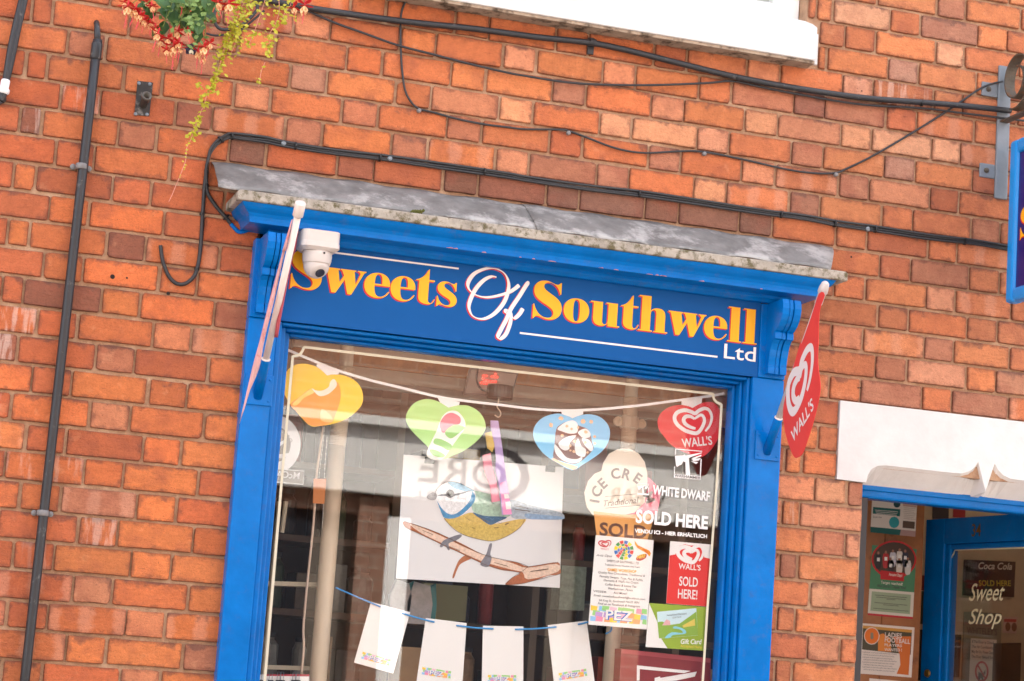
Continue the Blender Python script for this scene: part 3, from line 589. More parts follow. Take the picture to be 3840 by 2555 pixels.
for nm, q in (('frame', (yb-fw, yb, zb, zt)), ('frame', (ye, ye+fw, zb, zt)), ('frame', (ye+fw, yb-fw, zb, zb+fw)), ('frame', (ye+fw, yb-fw, zt-fw, zt))):
    MB().box(SXP.x, SXP.x+.05, q[0], q[1], q[2], q[3]).build(nm, M_SKYB, sg, bevel=.012)
MB().box(SXP.x+.014, SXP.x+.036, ye+fw, yb-fw, zb+fw, zt-fw).build('panel', M_NAVY, sg)
k = on_sign(3826, 850, .0135); gy = Vector((0, -1, 0))
for dd, mm, ox in ((Vector((0, .004, -.004)), M_RED, .0132), (Vector((0, 0, 0)), M_YEL, .0128)):
    loops = [[Vector((SXP.x+ox, k.y-p[0]*.0011, k.z-.045+p[1]*.0009))+dd for p in path(GLY['S'][0])]]
    MB().face(loops).build('letter', mm, sg)
for q in (ye+.12, yb-.12): MB().tube([(SXP.x+.025, q, zt-.002), (SXP.x+.025, q, zc-.112)], .004, 8).build('hanger', M_IRON, sg)

# ================================================================ SECURITY CAMERA
cc = thing('security_camera', 'white dome security camera fixed under the cornice beside the fascia lettering', 'camera')
M_CCTV = mat('camera_white', (206, 197, 190), .35, var=.04)
k = at(1190, 905, -.125); kx_, kz_ = k.x, k.z
def rrect(x0, x1, y0, y1, r, n=5):
    out = []
    for cx_, cy_, a0 in ((x1-r, y1-r, 0), (x0+r, y1-r, 90), (x0+r, y0+r, 180), (x1-r, y0+r, 270)):
        for i in range(n+1): q = R(a0+90*i/n); out.append((cx_+r*math.cos(q), cy_+r*math.sin(q)))
    return out
def loft(layers):
    m = MB(); n = len(layers[0][1]); v = []
    for z, l in layers: v += [(p[0], p[1], z) for p in l]
    f = [(i*n+j, i*n+(j+1) % n, (i+1)*n+(j+1) % n, (i+1)*n+j) for i in range(len(layers)-1) for j in range(n)]
    f += [tuple(range(n))[::-1], tuple((len(layers)-1)*n+j for j in range(n))]; return m.add(v, f)
zt_ = 3.0325
loft([(zt_, rrect(kx_-.058, kx_+.062, -.185, -.075, .022)), (zt_-.036, rrect(kx_-.058, kx_+.062, -.185, -.075, .022)), (zt_-.037, rrect(kx_-.059, kx_+.063, -.186, -.074, .022)), (zt_-.052, rrect(kx_-.06, kx_+.064, -.187, -.073, .022)), (zt_-.062, rrect(kx_-.05, kx_+.05, -.176, -.084, .03))]).build('base', M_CCTV, cc, smooth=False)
kc = Vector((kx_+.002, -.132, zt_-.084))
MB().lathe([(.046, .024), (.047, .012), (.0455, -.004), (.0435, -.012), (.043, -.016)], kc, (0, 0, 1), 28).build('housing', M_CCTV, cc, smooth=True)
bd = Vector((.25, -.62, -.74)).normalized()
MB().lathe([(.041*math.cos(R(a_)), .041*math.sin(R(a_))) for a_ in range(-80, 62, 12)], kc+Vector((0, 0, -.020)), bd, 28).build('eyeball', M_CCTV, cc, smooth=True)
ey = cc.children[-1]
MB().lathe([(.0155, 0), (.0155, .003), (.013, .0035)], kc+Vector((0, 0, -.020))+bd*.0345, bd, 20).build('lens', mat('camera_lens', (58, 58, 64), .12), ey)
MB().lathe([(.0035, 0), (.003, .002)], kc+Vector((.012, -.046, .014)), (0.2, -1, 0), 10).build('screw_hole', mat('hole_dark', (30, 26, 24), .7), cc)

# ================================================================ FLAGS ON POLES
M_POLE = mat('pole_white', (226, 214, 206), .4); M_POLEG = mat('pole_grey', (196, 190, 188), .4)
M_FLAG = mat('flag_red', (226, 62, 52), .6, var=.06, scale=8)
def flag_pole(name, label, bx, by, L, m, capstyle):
    t = thing(name, label, 'flag'); b0 = at(bx, by, -.058); d = Vector((0, -math.sin(.655), math.cos(.655)))
    p0 = at(bx, by, -.056)
    MB().box(p0.x-.045, p0.x+.045, -.0575, -.0505, p0.z-.035, p0.z+.062).build('plate', M_BLUE, t, bevel=.002); pl_ = t.children[-1]
    for sx in (-.034, .034):
        for sz in (-.02, .048): MB().lathe([(.0045, 0), (.004, .002), (.001, .003)], (p0.x+sx, -.0575, p0.z+sz), (0, -1, 0), 8).build('screw', M_BLUE, pl_)
    MB().tube([b0-d*.012, b0+d*.125, b0+d*.128], [.0148, .0148, .0138], 16).build('socket', M_BLUE, t, smooth=True)
    MB().lathe([(.0128, .118), (.0145, .12), (.0145, .128), (.0112, .13)], b0, d, 16).build('collar', M_POLE, t, smooth=True)
    MB().lathe([(.0108, .11), (.0108, L-.04)], b0, d, 14).build('pole', m, t, smooth=True)
    if capstyle == 'flat': MB().lathe([(.0108, L-.05), (.0162, L-.045), (.0168, L-.004), (.015, L)], b0, d, 18).build('finial', m, t, smooth=True)
    else: MB().lathe([(.0108, L-.085), (.0128, L-.08), (.0128, L-.045), (.0165, L-.038), (.016, L-.022), (.0125, L-.006), (.007, L)], b0, d, 18).build('finial', m, t, smooth=True)
    return t, b0, d
fl, b0, d0 = flag_pole('flag_pole', 'red flag with white heart logo on a pole by the right pilaster', 2878, 1688, .645, M_POLEG, 'bulb')
FP, FN = Vector((b0.x-.014, 0, 0)), NX
def bend(p): 
    q = Vector(p); q.x += .06*(q.y+.3); return q
def on_flag(pts, off=0., n=4, closed=True):
    P = [at_plane(x, y, FP, FN) for x, y in pts]; P = spline(P, n, True) if n > 1 else P
    return [bend(p)+Vector((-off, 0, 0)) for p in P]
R1 = crop(2800, 1250, 2.2663); S5 = crop(2600, 920, 3.928)
out = [S5(1985, 740), S5(1900, 990), S5(1885, 1500)]+[R1(x, y) for x, y in [(632, 100), (632, 260), (655, 420), (655, 500), (630, 620), (590, 760), (540, 900), (490, 1020), (440, 1057), (400, 1045), (345, 930), (305, 790), (295, 650), (330, 480), (400, 260), (460, 80)]]+[S5(1600, 1450), S5(1760, 1060), S5(1890, 720)]
o = MB().face([on_flag(out, 0, 3)]).build('cloth', M_FLAG, fl); so = o.modifiers.new('t', 'SOLIDIFY'); so.thickness = .0015; so.offset = 0
M_WF = mat('flag_white', (232, 218, 212), .6)
def strip_on_flag(pts, w, par, mm=M_WF):
    P = spline([at_plane(x, y, FP, FN) for x, y in pts], 5); v = []; n = len(P)
    for i, p in enumerate(P):
        t_ = (P[min(i+1, n-1)]-P[max(i-1, 0)]); nn = Vector((0, -t_.z, t_.y)).normalized(); ww = w*(.35+.65*math.sin(math.pi*(i+.6)/(n+.2))**.5)/2
        v += [bend(p+nn*ww)+Vector((-.0016-1e-6*i, 0, 0)), bend(p-nn*ww)+Vector((-.0016-1e-6*i, 0, 0))]
    return MB().add(v, [(2*i, 2*i+1, 2*i+3, 2*i+2) for i in range(n-1)]).build('logo', mm, fl)
strip_on_flag([R1(x, y) for x, y in [(530, 490), (560, 380), (580, 240), (572, 130), (530, 140), (480, 230), (455, 315), (400, 335), (350, 430), (345, 560), (370, 650), (410, 660), (470, 560), (505, 440), (520, 330), (512, 268), (480, 300), (462, 380)]], .032, fl)
strip_on_flag([R1(x, y) for x, y in [(462, 385), (435, 390), (402, 450), (395, 530), (420, 575), (455, 545)]], .03, fl)
p_a, p_b = at_plane(*R1(392, 935), FP, FN), at_plane(*R1(598, 640), FP, FN); xd = (p_b-p_a); zd = Vector((0, -xd.z, xd.y)).normalized()
p_c = at_plane(*R1(372, 835), FP, FN)-p_a
txt = text("WALL'S", .05, M_WF, fl, p_a, xd, p_c, 'lettering', width=xd.length, height=p_c.length*1.02, bold=.02)
for v_ in txt.data.vertices: v_.co = bend(v_.co)+Vector((-.0017, 0, 0))
fl2, b0, d0 = flag_pole('flag_pole', 'faded pink flag seen edge on, on a white pole by the left pilaster', 968, 1478, .672, M_POLE, 'flat')
M_FADE = mat('faded_flag', (222, 172, 170), .7, var=.12, scale=18, dirt=((206, 92, 88), 14, .35)); M_FADE2 = mat('faded_flag_back', (186, 82, 92), .7, var=.15, scale=30)
def strip2(lft, rgt, y0_, y1_, name, mm):
    P1, P2 = spline([at(x, y, y0_+(y1_-y0_)*i/(len(lft)-1)) for i, (x, y) in enumerate(lft)], 4), spline([at(x, y, y0_+(y1_-y0_)*i/(len(rgt)-1)) for i, (x, y) in enumerate(rgt)], 4)
    v = []
    for p, q in zip(P1, P2): v += [p, (p+q)/2+Vector((0, -.012, 0)), q]
    n = len(P1); o = MB().add(v, [(3*i+k, 3*i+k+1, 3*i+k+4, 3*i+k+3) for i in range(n-1) for k in (0, 1)]).build(name, mm, fl2, smooth=True)
    so = o.modifiers.new('t', 'SOLIDIFY'); so.thickness = .0015
C4 = crop(850, 960, 3.364); C3 = crop(800, 560, 3.364)
strip2([C3(985, 890), C3(880, 1250), C4(690, 0), C4(540, 560), C4(420, 1050), C4(320, 1420), (898, 1590)], [C3(1000, 900), C3(925, 1250), C4(722, 0), C4(600, 560), C4(480, 1050), C4(410, 1420), (930, 1480)], -.42, -.12, 'cloth', M_FADE)
strip2([C3(1078, 900), C3(1010, 1280), C4(800, 40), C4(660, 650), C4(598, 1030)], [C3(1092, 900), C3(1035, 1280), C4(830, 40), C4(712, 650), C4(645, 1036)], -.4, -.2, 'cloth', M_FADE2)

# ================================================================ HANGING BASKET PLANTS
K = crop(400, 0, 2.946); YB = -.32
M_LEAF = mat('fuchsia_leaf', (52, 92, 34), .5, var=.3, scale=30); M_LIME = mat('creeper_leaf', (176, 172, 34), .5, var=.25, scale=40); M_STEM = mat('pink_stem', (206, 140, 120), .6)
M_SEP = mat('fuchsia_red', (196, 24, 34), .5, var=.2, scale=40); M_COR = mat('fuchsia_cream', (240, 192, 140), .6, var=.15, scale=40); M_GSTEM = mat('green_stem', (96, 110, 40), .6)
fu = thing('fuchsia_plant', 'trailing fuchsia with red and cream flowers hanging in at the top edge', 'plant')
def leaf_mesh(c, d, n, L, w, m):
    d = Vector(d).normalized(); s_ = d.cross(Vector(n)).normalized(); nn = s_.cross(d)
    q = [(0, 0, 0), (.25, .36, .04), (.55, .5, .05), (.85, .22, 0), (1, 0, -.06), (.85, -.22, 0), (.55, -.5, .05), (.25, -.36, .04), (.5, 0, -.02)]
    v = [Vector(c)+d*a*L+s_*b*w+nn*h*L for a, b, h in q]
    return m.add(v, [(0, 1, 8), (1, 2, 8), (2, 3, 8), (3, 4, 8), (4, 5, 8), (5, 6, 8), (6, 7, 8), (7, 0, 8)])
rl = random.Random(5)
for x, y, s_ in ((530, 40, 1.25), (600, 10, 1), (860, 110, 1.2), (800, 60, 1), (1130, 60, 1.2), (1150, 130, 1.25), (760, 230, 1.2), (700, 340, 1), (700, 290, .9), (1090, 255, 1.0), (1075, 360, .9), (390, 145, .6), (340, 20, .9), (970, 30, 1.1), (1050, 20, 1.2), (900, 180, 1), (980, 120, 1), (450, 70, .7), (720, 100, 1), (1000, 210, .9), (650, -40, 1.4), (900, -40, 1.4), (1150, -40, 1.3), (780, -60, 1.4), (600, 60, 1.1), (660, 130, 1), (820, 170, 1.1), (930, 80, 1.2), (1020, 130, 1.1), (1100, 190, 1), (870, 30, 1.2), (560, 120, .9), (740, 20, 1.2), (1000, -10, 1.2), (840, 260, .8), (960, 250, .9)):
    c = at(*K(x, y), YB+rl.uniform(-.05, .05)); leaf_mesh(c+Vector((-.02, 0, .015)), (rl.uniform(-.4, 1), rl.uniform(-.5, .2), rl.uniform(-1, .2)), (rl.uniform(-.4, .4), -1, .5), .058*s_, .04*s_, MB()).build('leaf', M_LEAF, fu)
m = MB()
for i in range(240):
    c = at(*K(rl.gauss(950, 120), abs(rl.gauss(0, 210))-20), YB+rl.uniform(-.06, .06)); leaf_mesh(c, (rl.uniform(-1, 1), rl.uniform(-.6, .3), rl.uniform(-1, .3)), (rl.uniform(-.5, .5), -1, .4), rl.uniform(.014, .028), .013, m)
o = m.build('small_leaves', mat('fine_green', (108, 136, 66), .55, var=.3, scale=30), fu); o['kind'] = 'stuff'
for a_, b_ in (((560, -60), (430, 60)), ((900, -80), (780, 300)), ((1000, -80), (1080, 480)), ((700, -80), (620, 300)), ((600, 200), (740, 450)), ((460, -40), (280, 40)), ((2000, -20), (2180, 20)), ((1300, -60), (1350, 10)), ((960, 300), (950, 560))):
    A_, B_ = at(*K(*a_), YB), at(*K(*b_), YB-.03); MB().tube(spline([A_, (A_+B_)/2+Vector((.01, -.02, .012)), B_], 5), .0015, 5).build('stem', M_GSTEM, fu)
for x, y, s_ in ((235, 60, 1.1), (320, 90, 1.1), (420, 215, .85), (480, 245, .8), (570, 360, 1), (595, 440, .9), (790, 340, 1), (740, 500, 1.2), (800, 460, .9), (1080, 510, 1.1), (1150, 470, .9), (1060, 600, 1), (1350, 30, 1.3), (2070, 70, .9), (2190, 50, 1.2), (430, 10, .9), (500, 60, .8), (370, 160, .9), (540, 300, .8), (680, 420, .9), (820, 520, .8), (1010, 560, .9), (900, 330, .7), (1230, 20, .9), (840, 10, .9), (200, 20, .7), (660, 545, .7)):
    c = at(*K(x, y), YB-.03+rl.uniform(-.03, .03)); S_ = .027*s_
    fo = None; dn = Vector((rl.uniform(-.25, .25), rl.uniform(-.35, .1), -1)).normalized(); sd = dn.orthogonal().normalized(); fd = dn.cross(sd)
    m = MB(); m.lathe([(.0015, -.6*S_), (.003, -.3*S_), (.0035, .1*S_)], c, dn, 6)
    for k_ in range(4):
        q = k_*math.pi/2+rl.uniform(-.2, .2)+.5; dr = (sd*math.cos(q)+fd*math.sin(q))*.85+dn*rl.uniform(-.35, .45); leaf_mesh(c, dr, dn, S_*1.15, S_*.5, m)
    fo = m.build('flower', M_SEP, fu)
    m = MB()
    for k_ in range(6):
        q = k_*math.pi/3; dr = (sd*math.cos(q)+fd*math.sin(q))*.42+dn; leaf_mesh(c+dn*S_*.15, dr, sd*math.cos(q)+fd*math.sin(q), S_*rl.uniform(.8, 1.05), S_*.62, m)
    m.build('petals', M_COR, fo)
    m = MB()
    for k_ in range(3): m.tube([c+dn*S_*.7, c+dn*S_*1.5+sd*rl.uniform(-.1, .1)*S_, c+dn*S_*rl.uniform(1.9, 2.5)+sd*rl.uniform(-.2, .2)*S_], .0007, 4)
    m.build('stamens', mat('stamen_pink', (216, 70, 84), .5), fo)
pn = thing('pansy_flower', 'single dark purple and cream pansy hanging below the fuchsia', 'flower')
c = at(*K(930, 555), YB-.02); m = MB()
for q, w_ in ((.2, 1), (1.6, 1), (2.9, 1), (4.1, 1.1), (5.3, 1)): leaf_mesh(c, (math.cos(q), -.2, math.sin(q)*.7), (0, -1, .3), .021, .019*w_, m)
m.build('petals', mat('pansy_purple', (40, 24, 52), .5), pn)
m = MB()
for q in (.9, 1.9, 4.3): leaf_mesh(c+Vector((0, -.003, .001)), (math.cos(q)*.6, -.15, -abs(math.sin(q))), (0, -1, .2), .017, .008, m)
m.build('petal_marks', mat('pansy_cream', (232, 226, 196), .5), pn)
cj = thing('creeping_plant', 'lime yellow creeping plant trailing in a long strand down the bricks', 'plant')
T1, T5 = crop(0, 0, 2.357), crop(0, 600, 2.357)
strands = [([K(1560, -30), K(1480, 100), K(1420, 260), K(1340, 450), K(1280, 620), K(1230, 780), K(1180, 930), K(1110, 1050), K(1070, 1170), K(1020, 1290), K(970, 1420), K(930, 1540), T1(1650, 1310), T1(1640, 1420), T1(1612, 1500), T5(1588, 150), T5(1555, 225), T5(1525, 300), T5(1492, 370)], 210, 62, .62),
           ([K(1900, -30), K(1905, 120), K(1870, 250), K(1800, 380), K(1800, 470), K(1770, 590)], 60, 60, 1), ([K(1620, -30), K(1520, 150), K(1450, 320), K(1420, 480), K(1360, 620)], 90, 75, 1), ([K(1760, -30), K(1690, 180), K(1620, 380), K(1560, 510)], 26, 60, 1),
           ([K(1420, -30), K(1400, 150), K(1380, 300), K(1310, 500), K(1250, 650)], 70, 60, 1), ([K(2040, -30), K(2030, 60), K(1960, 160), K(1940, 230)], 34, 70, 1), ([K(1750, 690), K(1710, 780), K(1690, 890), K(1680, 960)], 7, 25, 1), ([K(1060, 950), K(1000, 930)], 6, 30, 1)]
for pts, nl, sp_, stop in strands:
    P = spline([at(x, y, YB+.04) for x, y in pts], 8); MB().tube(P, .0012, 5).build('stem', M_STEM, cj, smooth=True); m = MB()
    for i in range(nl):
        t = rl.random()**1.25*stop if stop < 1 else rl.random(); k_ = t*(len(P)-1); p = P[int(k_)]; w_ = sp_/2.946*.0009*(1-.55*t/stop if stop < 1 else 1)
        c = p+Vector((rl.gauss(0, w_*.6), rl.gauss(0, w_*.6), rl.gauss(0, w_*.4))); leaf_mesh(c, (rl.uniform(-1, 1), rl.uniform(-.8, .1), rl.uniform(-.8, .3)), (rl.uniform(-.4, .4), -1, .5), rl.uniform(.011, .018), rl.uniform(.009, .014), m)
    if stop < 1:
        for i in range(12): leaf_mesh(P[int((.64+.018*i)*(len(P)-1))]+Vector((rl.uniform(-.004, .004), 0, 0)), (rl.uniform(-1, 1), -.4, rl.uniform(-.5, .2)), (0, -1, .4), .010-.0003*i, .008-.0003*i, m)
    o = m.build('leaves', M_LIME, cj); o['kind'] = 'stuff'
bk = thing('basket_loop_cable', 'black wire looped behind the hanging plants near the top edge', 'cable')
MB().tube(px_line([K(1245, -60), K(1240, 40), K(1195, 140), K(1190, 230), K(1235, 310), K(1320, 330), K(1430, 300), K(1530, 250), K(1640, 140), K(1665, 80), K(1630, -20)], -.03), .0055, 8).build('cable', M_BLK2, bk, smooth=True)
MB().tube(px_line([K(1100, 370), K(1200, 395), K(1330, 380), K(1480, 330), K(1600, 240), K(1740, 120)], -.02), .0036, 8).build('cable', M_BLK2, bk, smooth=True)

# ================================================================ WINDOW DISPLAY
def printed(name, loops, Y, m, parent, off=0.):       # flat print: photo-surveyed outline carried onto the plane y = Y
    return MB().face([[at(x, y, Y)+Vector((0, -off, 0)) for x, y in l] for l in loops]).build(name, m, parent)
def sm(pts, n=5): return [(p.x, p.y) for p in spline([Vector((x, y, 0)) for x, y in pts], n, True)]
def board(name, pts, Y, m, parent=None, th=.002, n=0):
    q = sm(pts, n) if n else pts
    return MB().slab([at(x, y, Y) for x, y in q], (0, th, 0)).build(name, m, parent)
def quad_text(body, c0, c1, h, Y, m, parent, align='LEFT', bold=0., shear=0., off=.0006, height=None, width=True, name='lettering'):
    """type set between two surveyed baseline ends"""
    a, b = at(*c0, Y), at(*c1, Y); t = at(c0[0], c0[1]-h, Y); up_ = Vector((0, 0, 1)); xd = b-a
    zd = Vector((-xd.z, 0, xd.x)).normalized()
    return text(body, (t-a).length*1.35, m, parent, a+Vector((0, -off, 0)), xd, zd, name, width=xd.length if width else None, height=(t-a).length if height else None, bold=bold, shear=shear)
P_ = lambda n, c, r=.6: mat('print_'+n, c, r)
M_PAPER = mat('white_card', (240, 236, 232), .55); M_PINKW = mat('pale_card', (226, 224, 224), .6)
W1, W2, W3, W4, W5, W6, W7 = crop(1000, 1220, 3.364), crop(1650, 1330, 3.364), crop(2150, 1420, 3.364), crop(960, 1600, 3.92), crop(940, 2090, 3.367), crop(2150, 1780, 3.92), crop(2100, 2155, 3.92)
B8 = crop(1280, 1704, 1.8416); BD = crop(1480, 1690, 2.959)
def mp(f, pts): return [f(x, y) for x, y in pts]
# ---- heart bunting
YH = .095
bt = thing('heart_bunting', 'string of four heart shaped ice cream cards on white tape inside the window', 'bunting')
tape = [W1(262, 310), W1(640, 470), W1(900, 572), W1(1300, 692), W1(1700, 790), W1(2150, 900), W2(300, 582), W2(800, 640), W2(1200, 688), W2(1700, 706), W2(2355, 660), W3(1350, 272), W3(1780, 212), W3(1905, 184)]
P = px_line(tape, YH, 5); ribbon(P, .0085).build('tape', M_PAPER, bt)
H1 = mp(W1, [(760, 632), (690, 562), (600, 512), (480, 485), (360, 500), (270, 560), (225, 650), (210, 760), (222, 860), (275, 965), (355, 1065), (450, 1178), (562, 1275), (700, 1268), (860, 1240), (1010, 1180), (1130, 1090), (1200, 1000), (1217, 900), (1190, 790), (1120, 705), (1010, 645), (900, 620), (820, 620)])
H2 = [(1682, 1528), (1662, 1515), (1632, 1502), (1597, 1497), (1560, 1508), (1533, 1535), (1522, 1566), (1528, 1592), (1548, 1620), (1590, 1662), (1656, 1720), (1700, 1708), (1748, 1686), (1795, 1648), (1818, 1615), (1821, 1592), (1810, 1562), (1788, 1538), (1756, 1522), (1725, 1520), (1700, 1524)]
H3 = mp(W2, [(1670, 805), (1640, 785), (1570, 755), (1480, 745), (1370, 765), (1270, 815), (1200, 895), (1175, 985), (1190, 1075), (1240, 1170), (1330, 1270), (1480, 1370), (1668, 1460), (1800, 1390), (1930, 1310), (2050, 1215), (2120, 1110), (2145, 1005), (2130, 910), (2075, 830), (1990, 775), (1880, 753), (1780, 765), (1710, 785)])
H4 = mp(W3, [(1505, 370), (1460, 350), (1400, 338), (1310, 336), (1210, 360), (1120, 420), (1070, 500), (1063, 570), (1085, 650), (1150, 740), (1250, 850), (1400, 930), (1560, 985), (1640, 982), (1740, 895), (1820, 770), (1858, 640), (1868, 520), (1855, 420), (1815, 345), (1745, 297), (1660, 300), (1580, 325), (1535, 350)])
def gradient_mat(name, c0, c1, z0, z1):
    m = bpy.data.materials.new(name); m.use_nodes = True; t = m.node_tree; b = t.nodes['Principled BSDF']; b.inputs['Roughness'].default_value = .45
    gm = t.nodes.new('ShaderNodeNewGeometry'); sx = t.nodes.new('ShaderNodeSeparateXYZ'); mr = t.nodes.new('ShaderNodeMapRange'); mx = t.nodes.new('ShaderNodeMix'); mx.data_type = 'RGBA'
    t.links.new(gm.outputs['Position'], sx.inputs[0]); t.links.new(sx.outputs[2], mr.inputs[0]); mr.inputs[1].default_value = z0; mr.inputs[2].default_value = z1
    mx.inputs['A'].default_value = lin(c0)+(1,); mx.inputs['B'].default_value = lin(c1)+(1,); t.links.new(mr.outputs[0], mx.inputs[0]); t.links.new(mx.outputs['Result'], b.inputs['Base Color']); return m
hm = [P_('heart_yellow', (250, 204, 40), .45), P_('heart_green', (176, 222, 132), .45), P_('heart_blue', (120, 196, 236), .45), P_('heart_red', (222, 34, 50), .45)]
hl = ['yellow heart card printed with a bitten mango lolly', 'green heart card printed with a twisted green and white lolly', 'blue heart card printed with a nut topped cone', 'red heart card with white heart logo']
hs_ = []
for pts, mm, lb in zip((H1, H2, H3, H4), hm, hl):
    o = MB().slab([at(x, y, YH+.002) for x, y in sm(pts, 3)], (0, .0008, 0)).build('heart', mm, bt); o['label'] = lb; hs_.append(o)
for pts in (mp(W1, [(640, 478), (918, 592), (905, 622), (820, 621), (762, 634), (690, 565), (628, 525)]), [W1(2150, 905), W2(250, 598), W2(240, 640), (1700, 1524), (1682, 1529), (1650, 1509)], mp(W2, [(1530, 704), (1808, 700), (1806, 755), (1710, 785), (1670, 806), (1640, 786), (1535, 750)]), mp(W3, [(1365, 275), (1625, 238), (1618, 308), (1535, 350), (1505, 371), (1460, 351), (1365, 330)])):
    printed('tab', [pts], YH+.0012, M_PAPER, bt)
pr = lambda k, f, pts, mm, o_, n=4: printed('print', [sm(mp(f, pts), n) if n else mp(f, pts)], YH+.002, mm, hs_[k], o_)
pr(0, W1, [(300, 1000), (420, 900), (560, 800), (700, 850), (850, 740), (905, 730), (935, 850), (920, 980), (870, 1120), (800, 1240), (560, 1268), (400, 1110)], P_('mango', (246, 158, 58)), .0003)
pr(0, W1, [(330, 985), (560, 800), (600, 850), (470, 920), (380, 1010)], P_('mango_light', (252, 214, 110)), .0006)
pr(0, W1, [(570, 800), (640, 880), (700, 895), (790, 860), (880, 770), (870, 700), (835, 680), (800, 720), (780, 780), (700, 825), (620, 822)], P_('bite', (250, 236, 214)), .0009)
pr(0, W1, [(690, 1060), (780, 1110), (835, 1190), (800, 1225), (685, 1200)], P_('mango_pale', (248, 196, 120)), .0006)
pr(1, W2, [(-170, 1270), (-100, 1080), (-40, 960), (20, 800), (100, 720), (220, 720), (310, 830), (310, 930), (230, 1050), (150, 1160), (90, 1250), (40, 1310), (-60, 1330)], P_('lolly_white', (244, 240, 232)), .0003)
pr(1, W2, [(0, 860), (60, 770), (150, 735), (250, 790), (250, 870), (160, 900), (110, 960), (40, 985), (5, 940)], P_('lolly_pink', (242, 122, 140)), .0006)
for q in ([(60, 980), (170, 890), (280, 900), (310, 930), (230, 1000), (130, 1060)], [(-60, 1060), (40, 1080), (150, 1150), (110, 1210), (10, 1160), (-80, 1120)], [(-130, 1200), (-40, 1210), (60, 1270), (20, 1300), (-90, 1270)]): pr(1, W2, q, P_('lolly_green', (150, 204, 110)), .0009)
pr(2, W2, [(1430, 1300), (1440, 1170), (1465, 950), (1530, 880), (1620, 850), (1760, 900), (1880, 960), (1920, 1120), (1930, 1200), (1800, 1330), (1690, 1380), (1520, 1340)], P_('choc', (120, 78, 74)), .0003)
for q in ([(1480, 940), (1540, 880), (1620, 840), (1690, 835), (1735, 880), (1730, 980), (1640, 1000), (1540, 970)], [(1740, 980), (1830, 935), (1890, 980), (1890, 1040), (1800, 1050)], [(1500, 1110), (1600, 1040), (1720, 1020), (1640, 1110), (1630, 1190), (1570, 1210), (1510, 1170)], [(1740, 1060), (1780, 1150), (1840, 1200), (1820, 1290), (1720, 1260), (1700, 1150)], [(1790, 1060), (1880, 1080), (1930, 1180), (1900, 1220), (1830, 1150)], [(1445, 1130), (1520, 1210), (1600, 1300), (1720, 1320), (1790, 1290), (1780, 1340), (1690, 1370), (1560, 1340), (1460, 1250)]): pr(2, W2, q, P_('cream_white', (246, 242, 240)), .0006)
for x, y, r_ in ((1525, 805, 34), (1400, 890, 32), (1800, 845, 36), (1905, 850, 30), (1950, 1035, 22), (1950, 1120, 20), (1600, 905, 22), (1660, 940, 20), (1840, 980, 26), (1700, 1095, 26), (1640, 1150, 22), (1690, 1225, 22), (1860, 1235, 18), (1540, 1020, 24), (1830, 1110, 24), (1740, 920, 18), (1645, 1210, 16)):
    pr(2, W2, [(x+r_*math.cos(a_)*rl.uniform(.7, 1.1), y+r_*math.sin(a_)*rl.uniform(.7, 1.1)) for a_ in [i*1.047 for i in range(6)]], P_('nut', (238, 192, 150)), .0009, 0)
pr(2, W2, [(1430, 1305), (1520, 1350), (1690, 1400), (1735, 1420), (1668, 1452), (1480, 1365), (1415, 1325)], P_('cone', (240, 190, 150)), .0006)
def heart_logo(par, f, pts1, pts2, w, Y, mm, off=.0007):
    for pts in (pts1, pts2):
        Pp = spline([at(*f(x, y), Y) for x, y in pts], 7); n = len(Pp); ws = [w*(.3+.7*math.sin(math.pi*(i+1)/(n+1))**.45) for i in range(n)]
        ribbon([p+Vector((0, -off-1e-6*i, 0)) for i, p in enumerate(Pp)], ws).build('logo', mm, par)
HL1 = [(1665, 665), (1720, 590), (1745, 490), (1715, 405), (1660, 378), (1590, 400), (1535, 440), (1480, 418), (1400, 400), (1310, 430), (1275, 500), (1310, 580), (1400, 650), (1500, 685), (1560, 688), (1610, 640), (1650, 550), (1645, 490), (1610, 460), (1560, 485), (1530, 510)]
HL2 = [(1530, 512), (1480, 480), (1420, 480), (1390, 520), (1410, 570), (1470, 610), (1540, 632)]
heart_logo(hs_[3], W3, HL1, HL2, .0135, YH+.002, M_PAPER)
quad_text("WALL'S", W3(1375, 870), W3(1755, 832), 118/3.364, YH+.002, M_PAPER, hs_[3], bold=.02, height=True)
# ---- posters and stickers
bp_ = thing('bird_poster', 'white poster with a drawing of a blue and yellow bird on a branch', 'poster')
YP = .2
board('sheet', mp(BD, [(100, 45), (1875, 185), (1832, 1525), (15, 1420)]), YP, M_PINKW, bp_, .001)
ink = lambda pts, c, o_, n=5, nm='print': printed(nm, [sm(mp(BD, pts), n) if n else mp(BD, pts)], YP, mat('pencil_%d_%d_%d' % c, c, .7, var=.3, scale=110), bp_, o_)
ink([(105, 785), (300, 850), (480, 915), (740, 1030), (980, 1155), (1180, 1215), (1350, 1240), (1480, 1288), (1640, 1262), (1810, 1240), (1835, 1300), (1835, 1370), (1700, 1390), (1560, 1440), (1400, 1480), (1228, 1490), (1290, 1420), (1390, 1355), (1200, 1330), (1050, 1285), (880, 1210), (700, 1125), (550, 1060), (400, 985), (260, 920), (120, 855)], (178, 102, 64), .0003, 3)
ink([(170, 812), (480, 932), (900, 1128), (1300, 1248), (1470, 1300), (1790, 1258), (1810, 1345), (1480, 1430), (1420, 1350), (1300, 1322), (950, 1222), (600, 1062), (300, 920)], (236, 204, 182), .0006, 3)
ink([(790, 1160), (715, 1215), (670, 1310), (640, 1405), (658, 1412), (690, 1330), (735, 1255), (850, 1200), (855, 1178)], (186, 112, 72), .0006, 3)
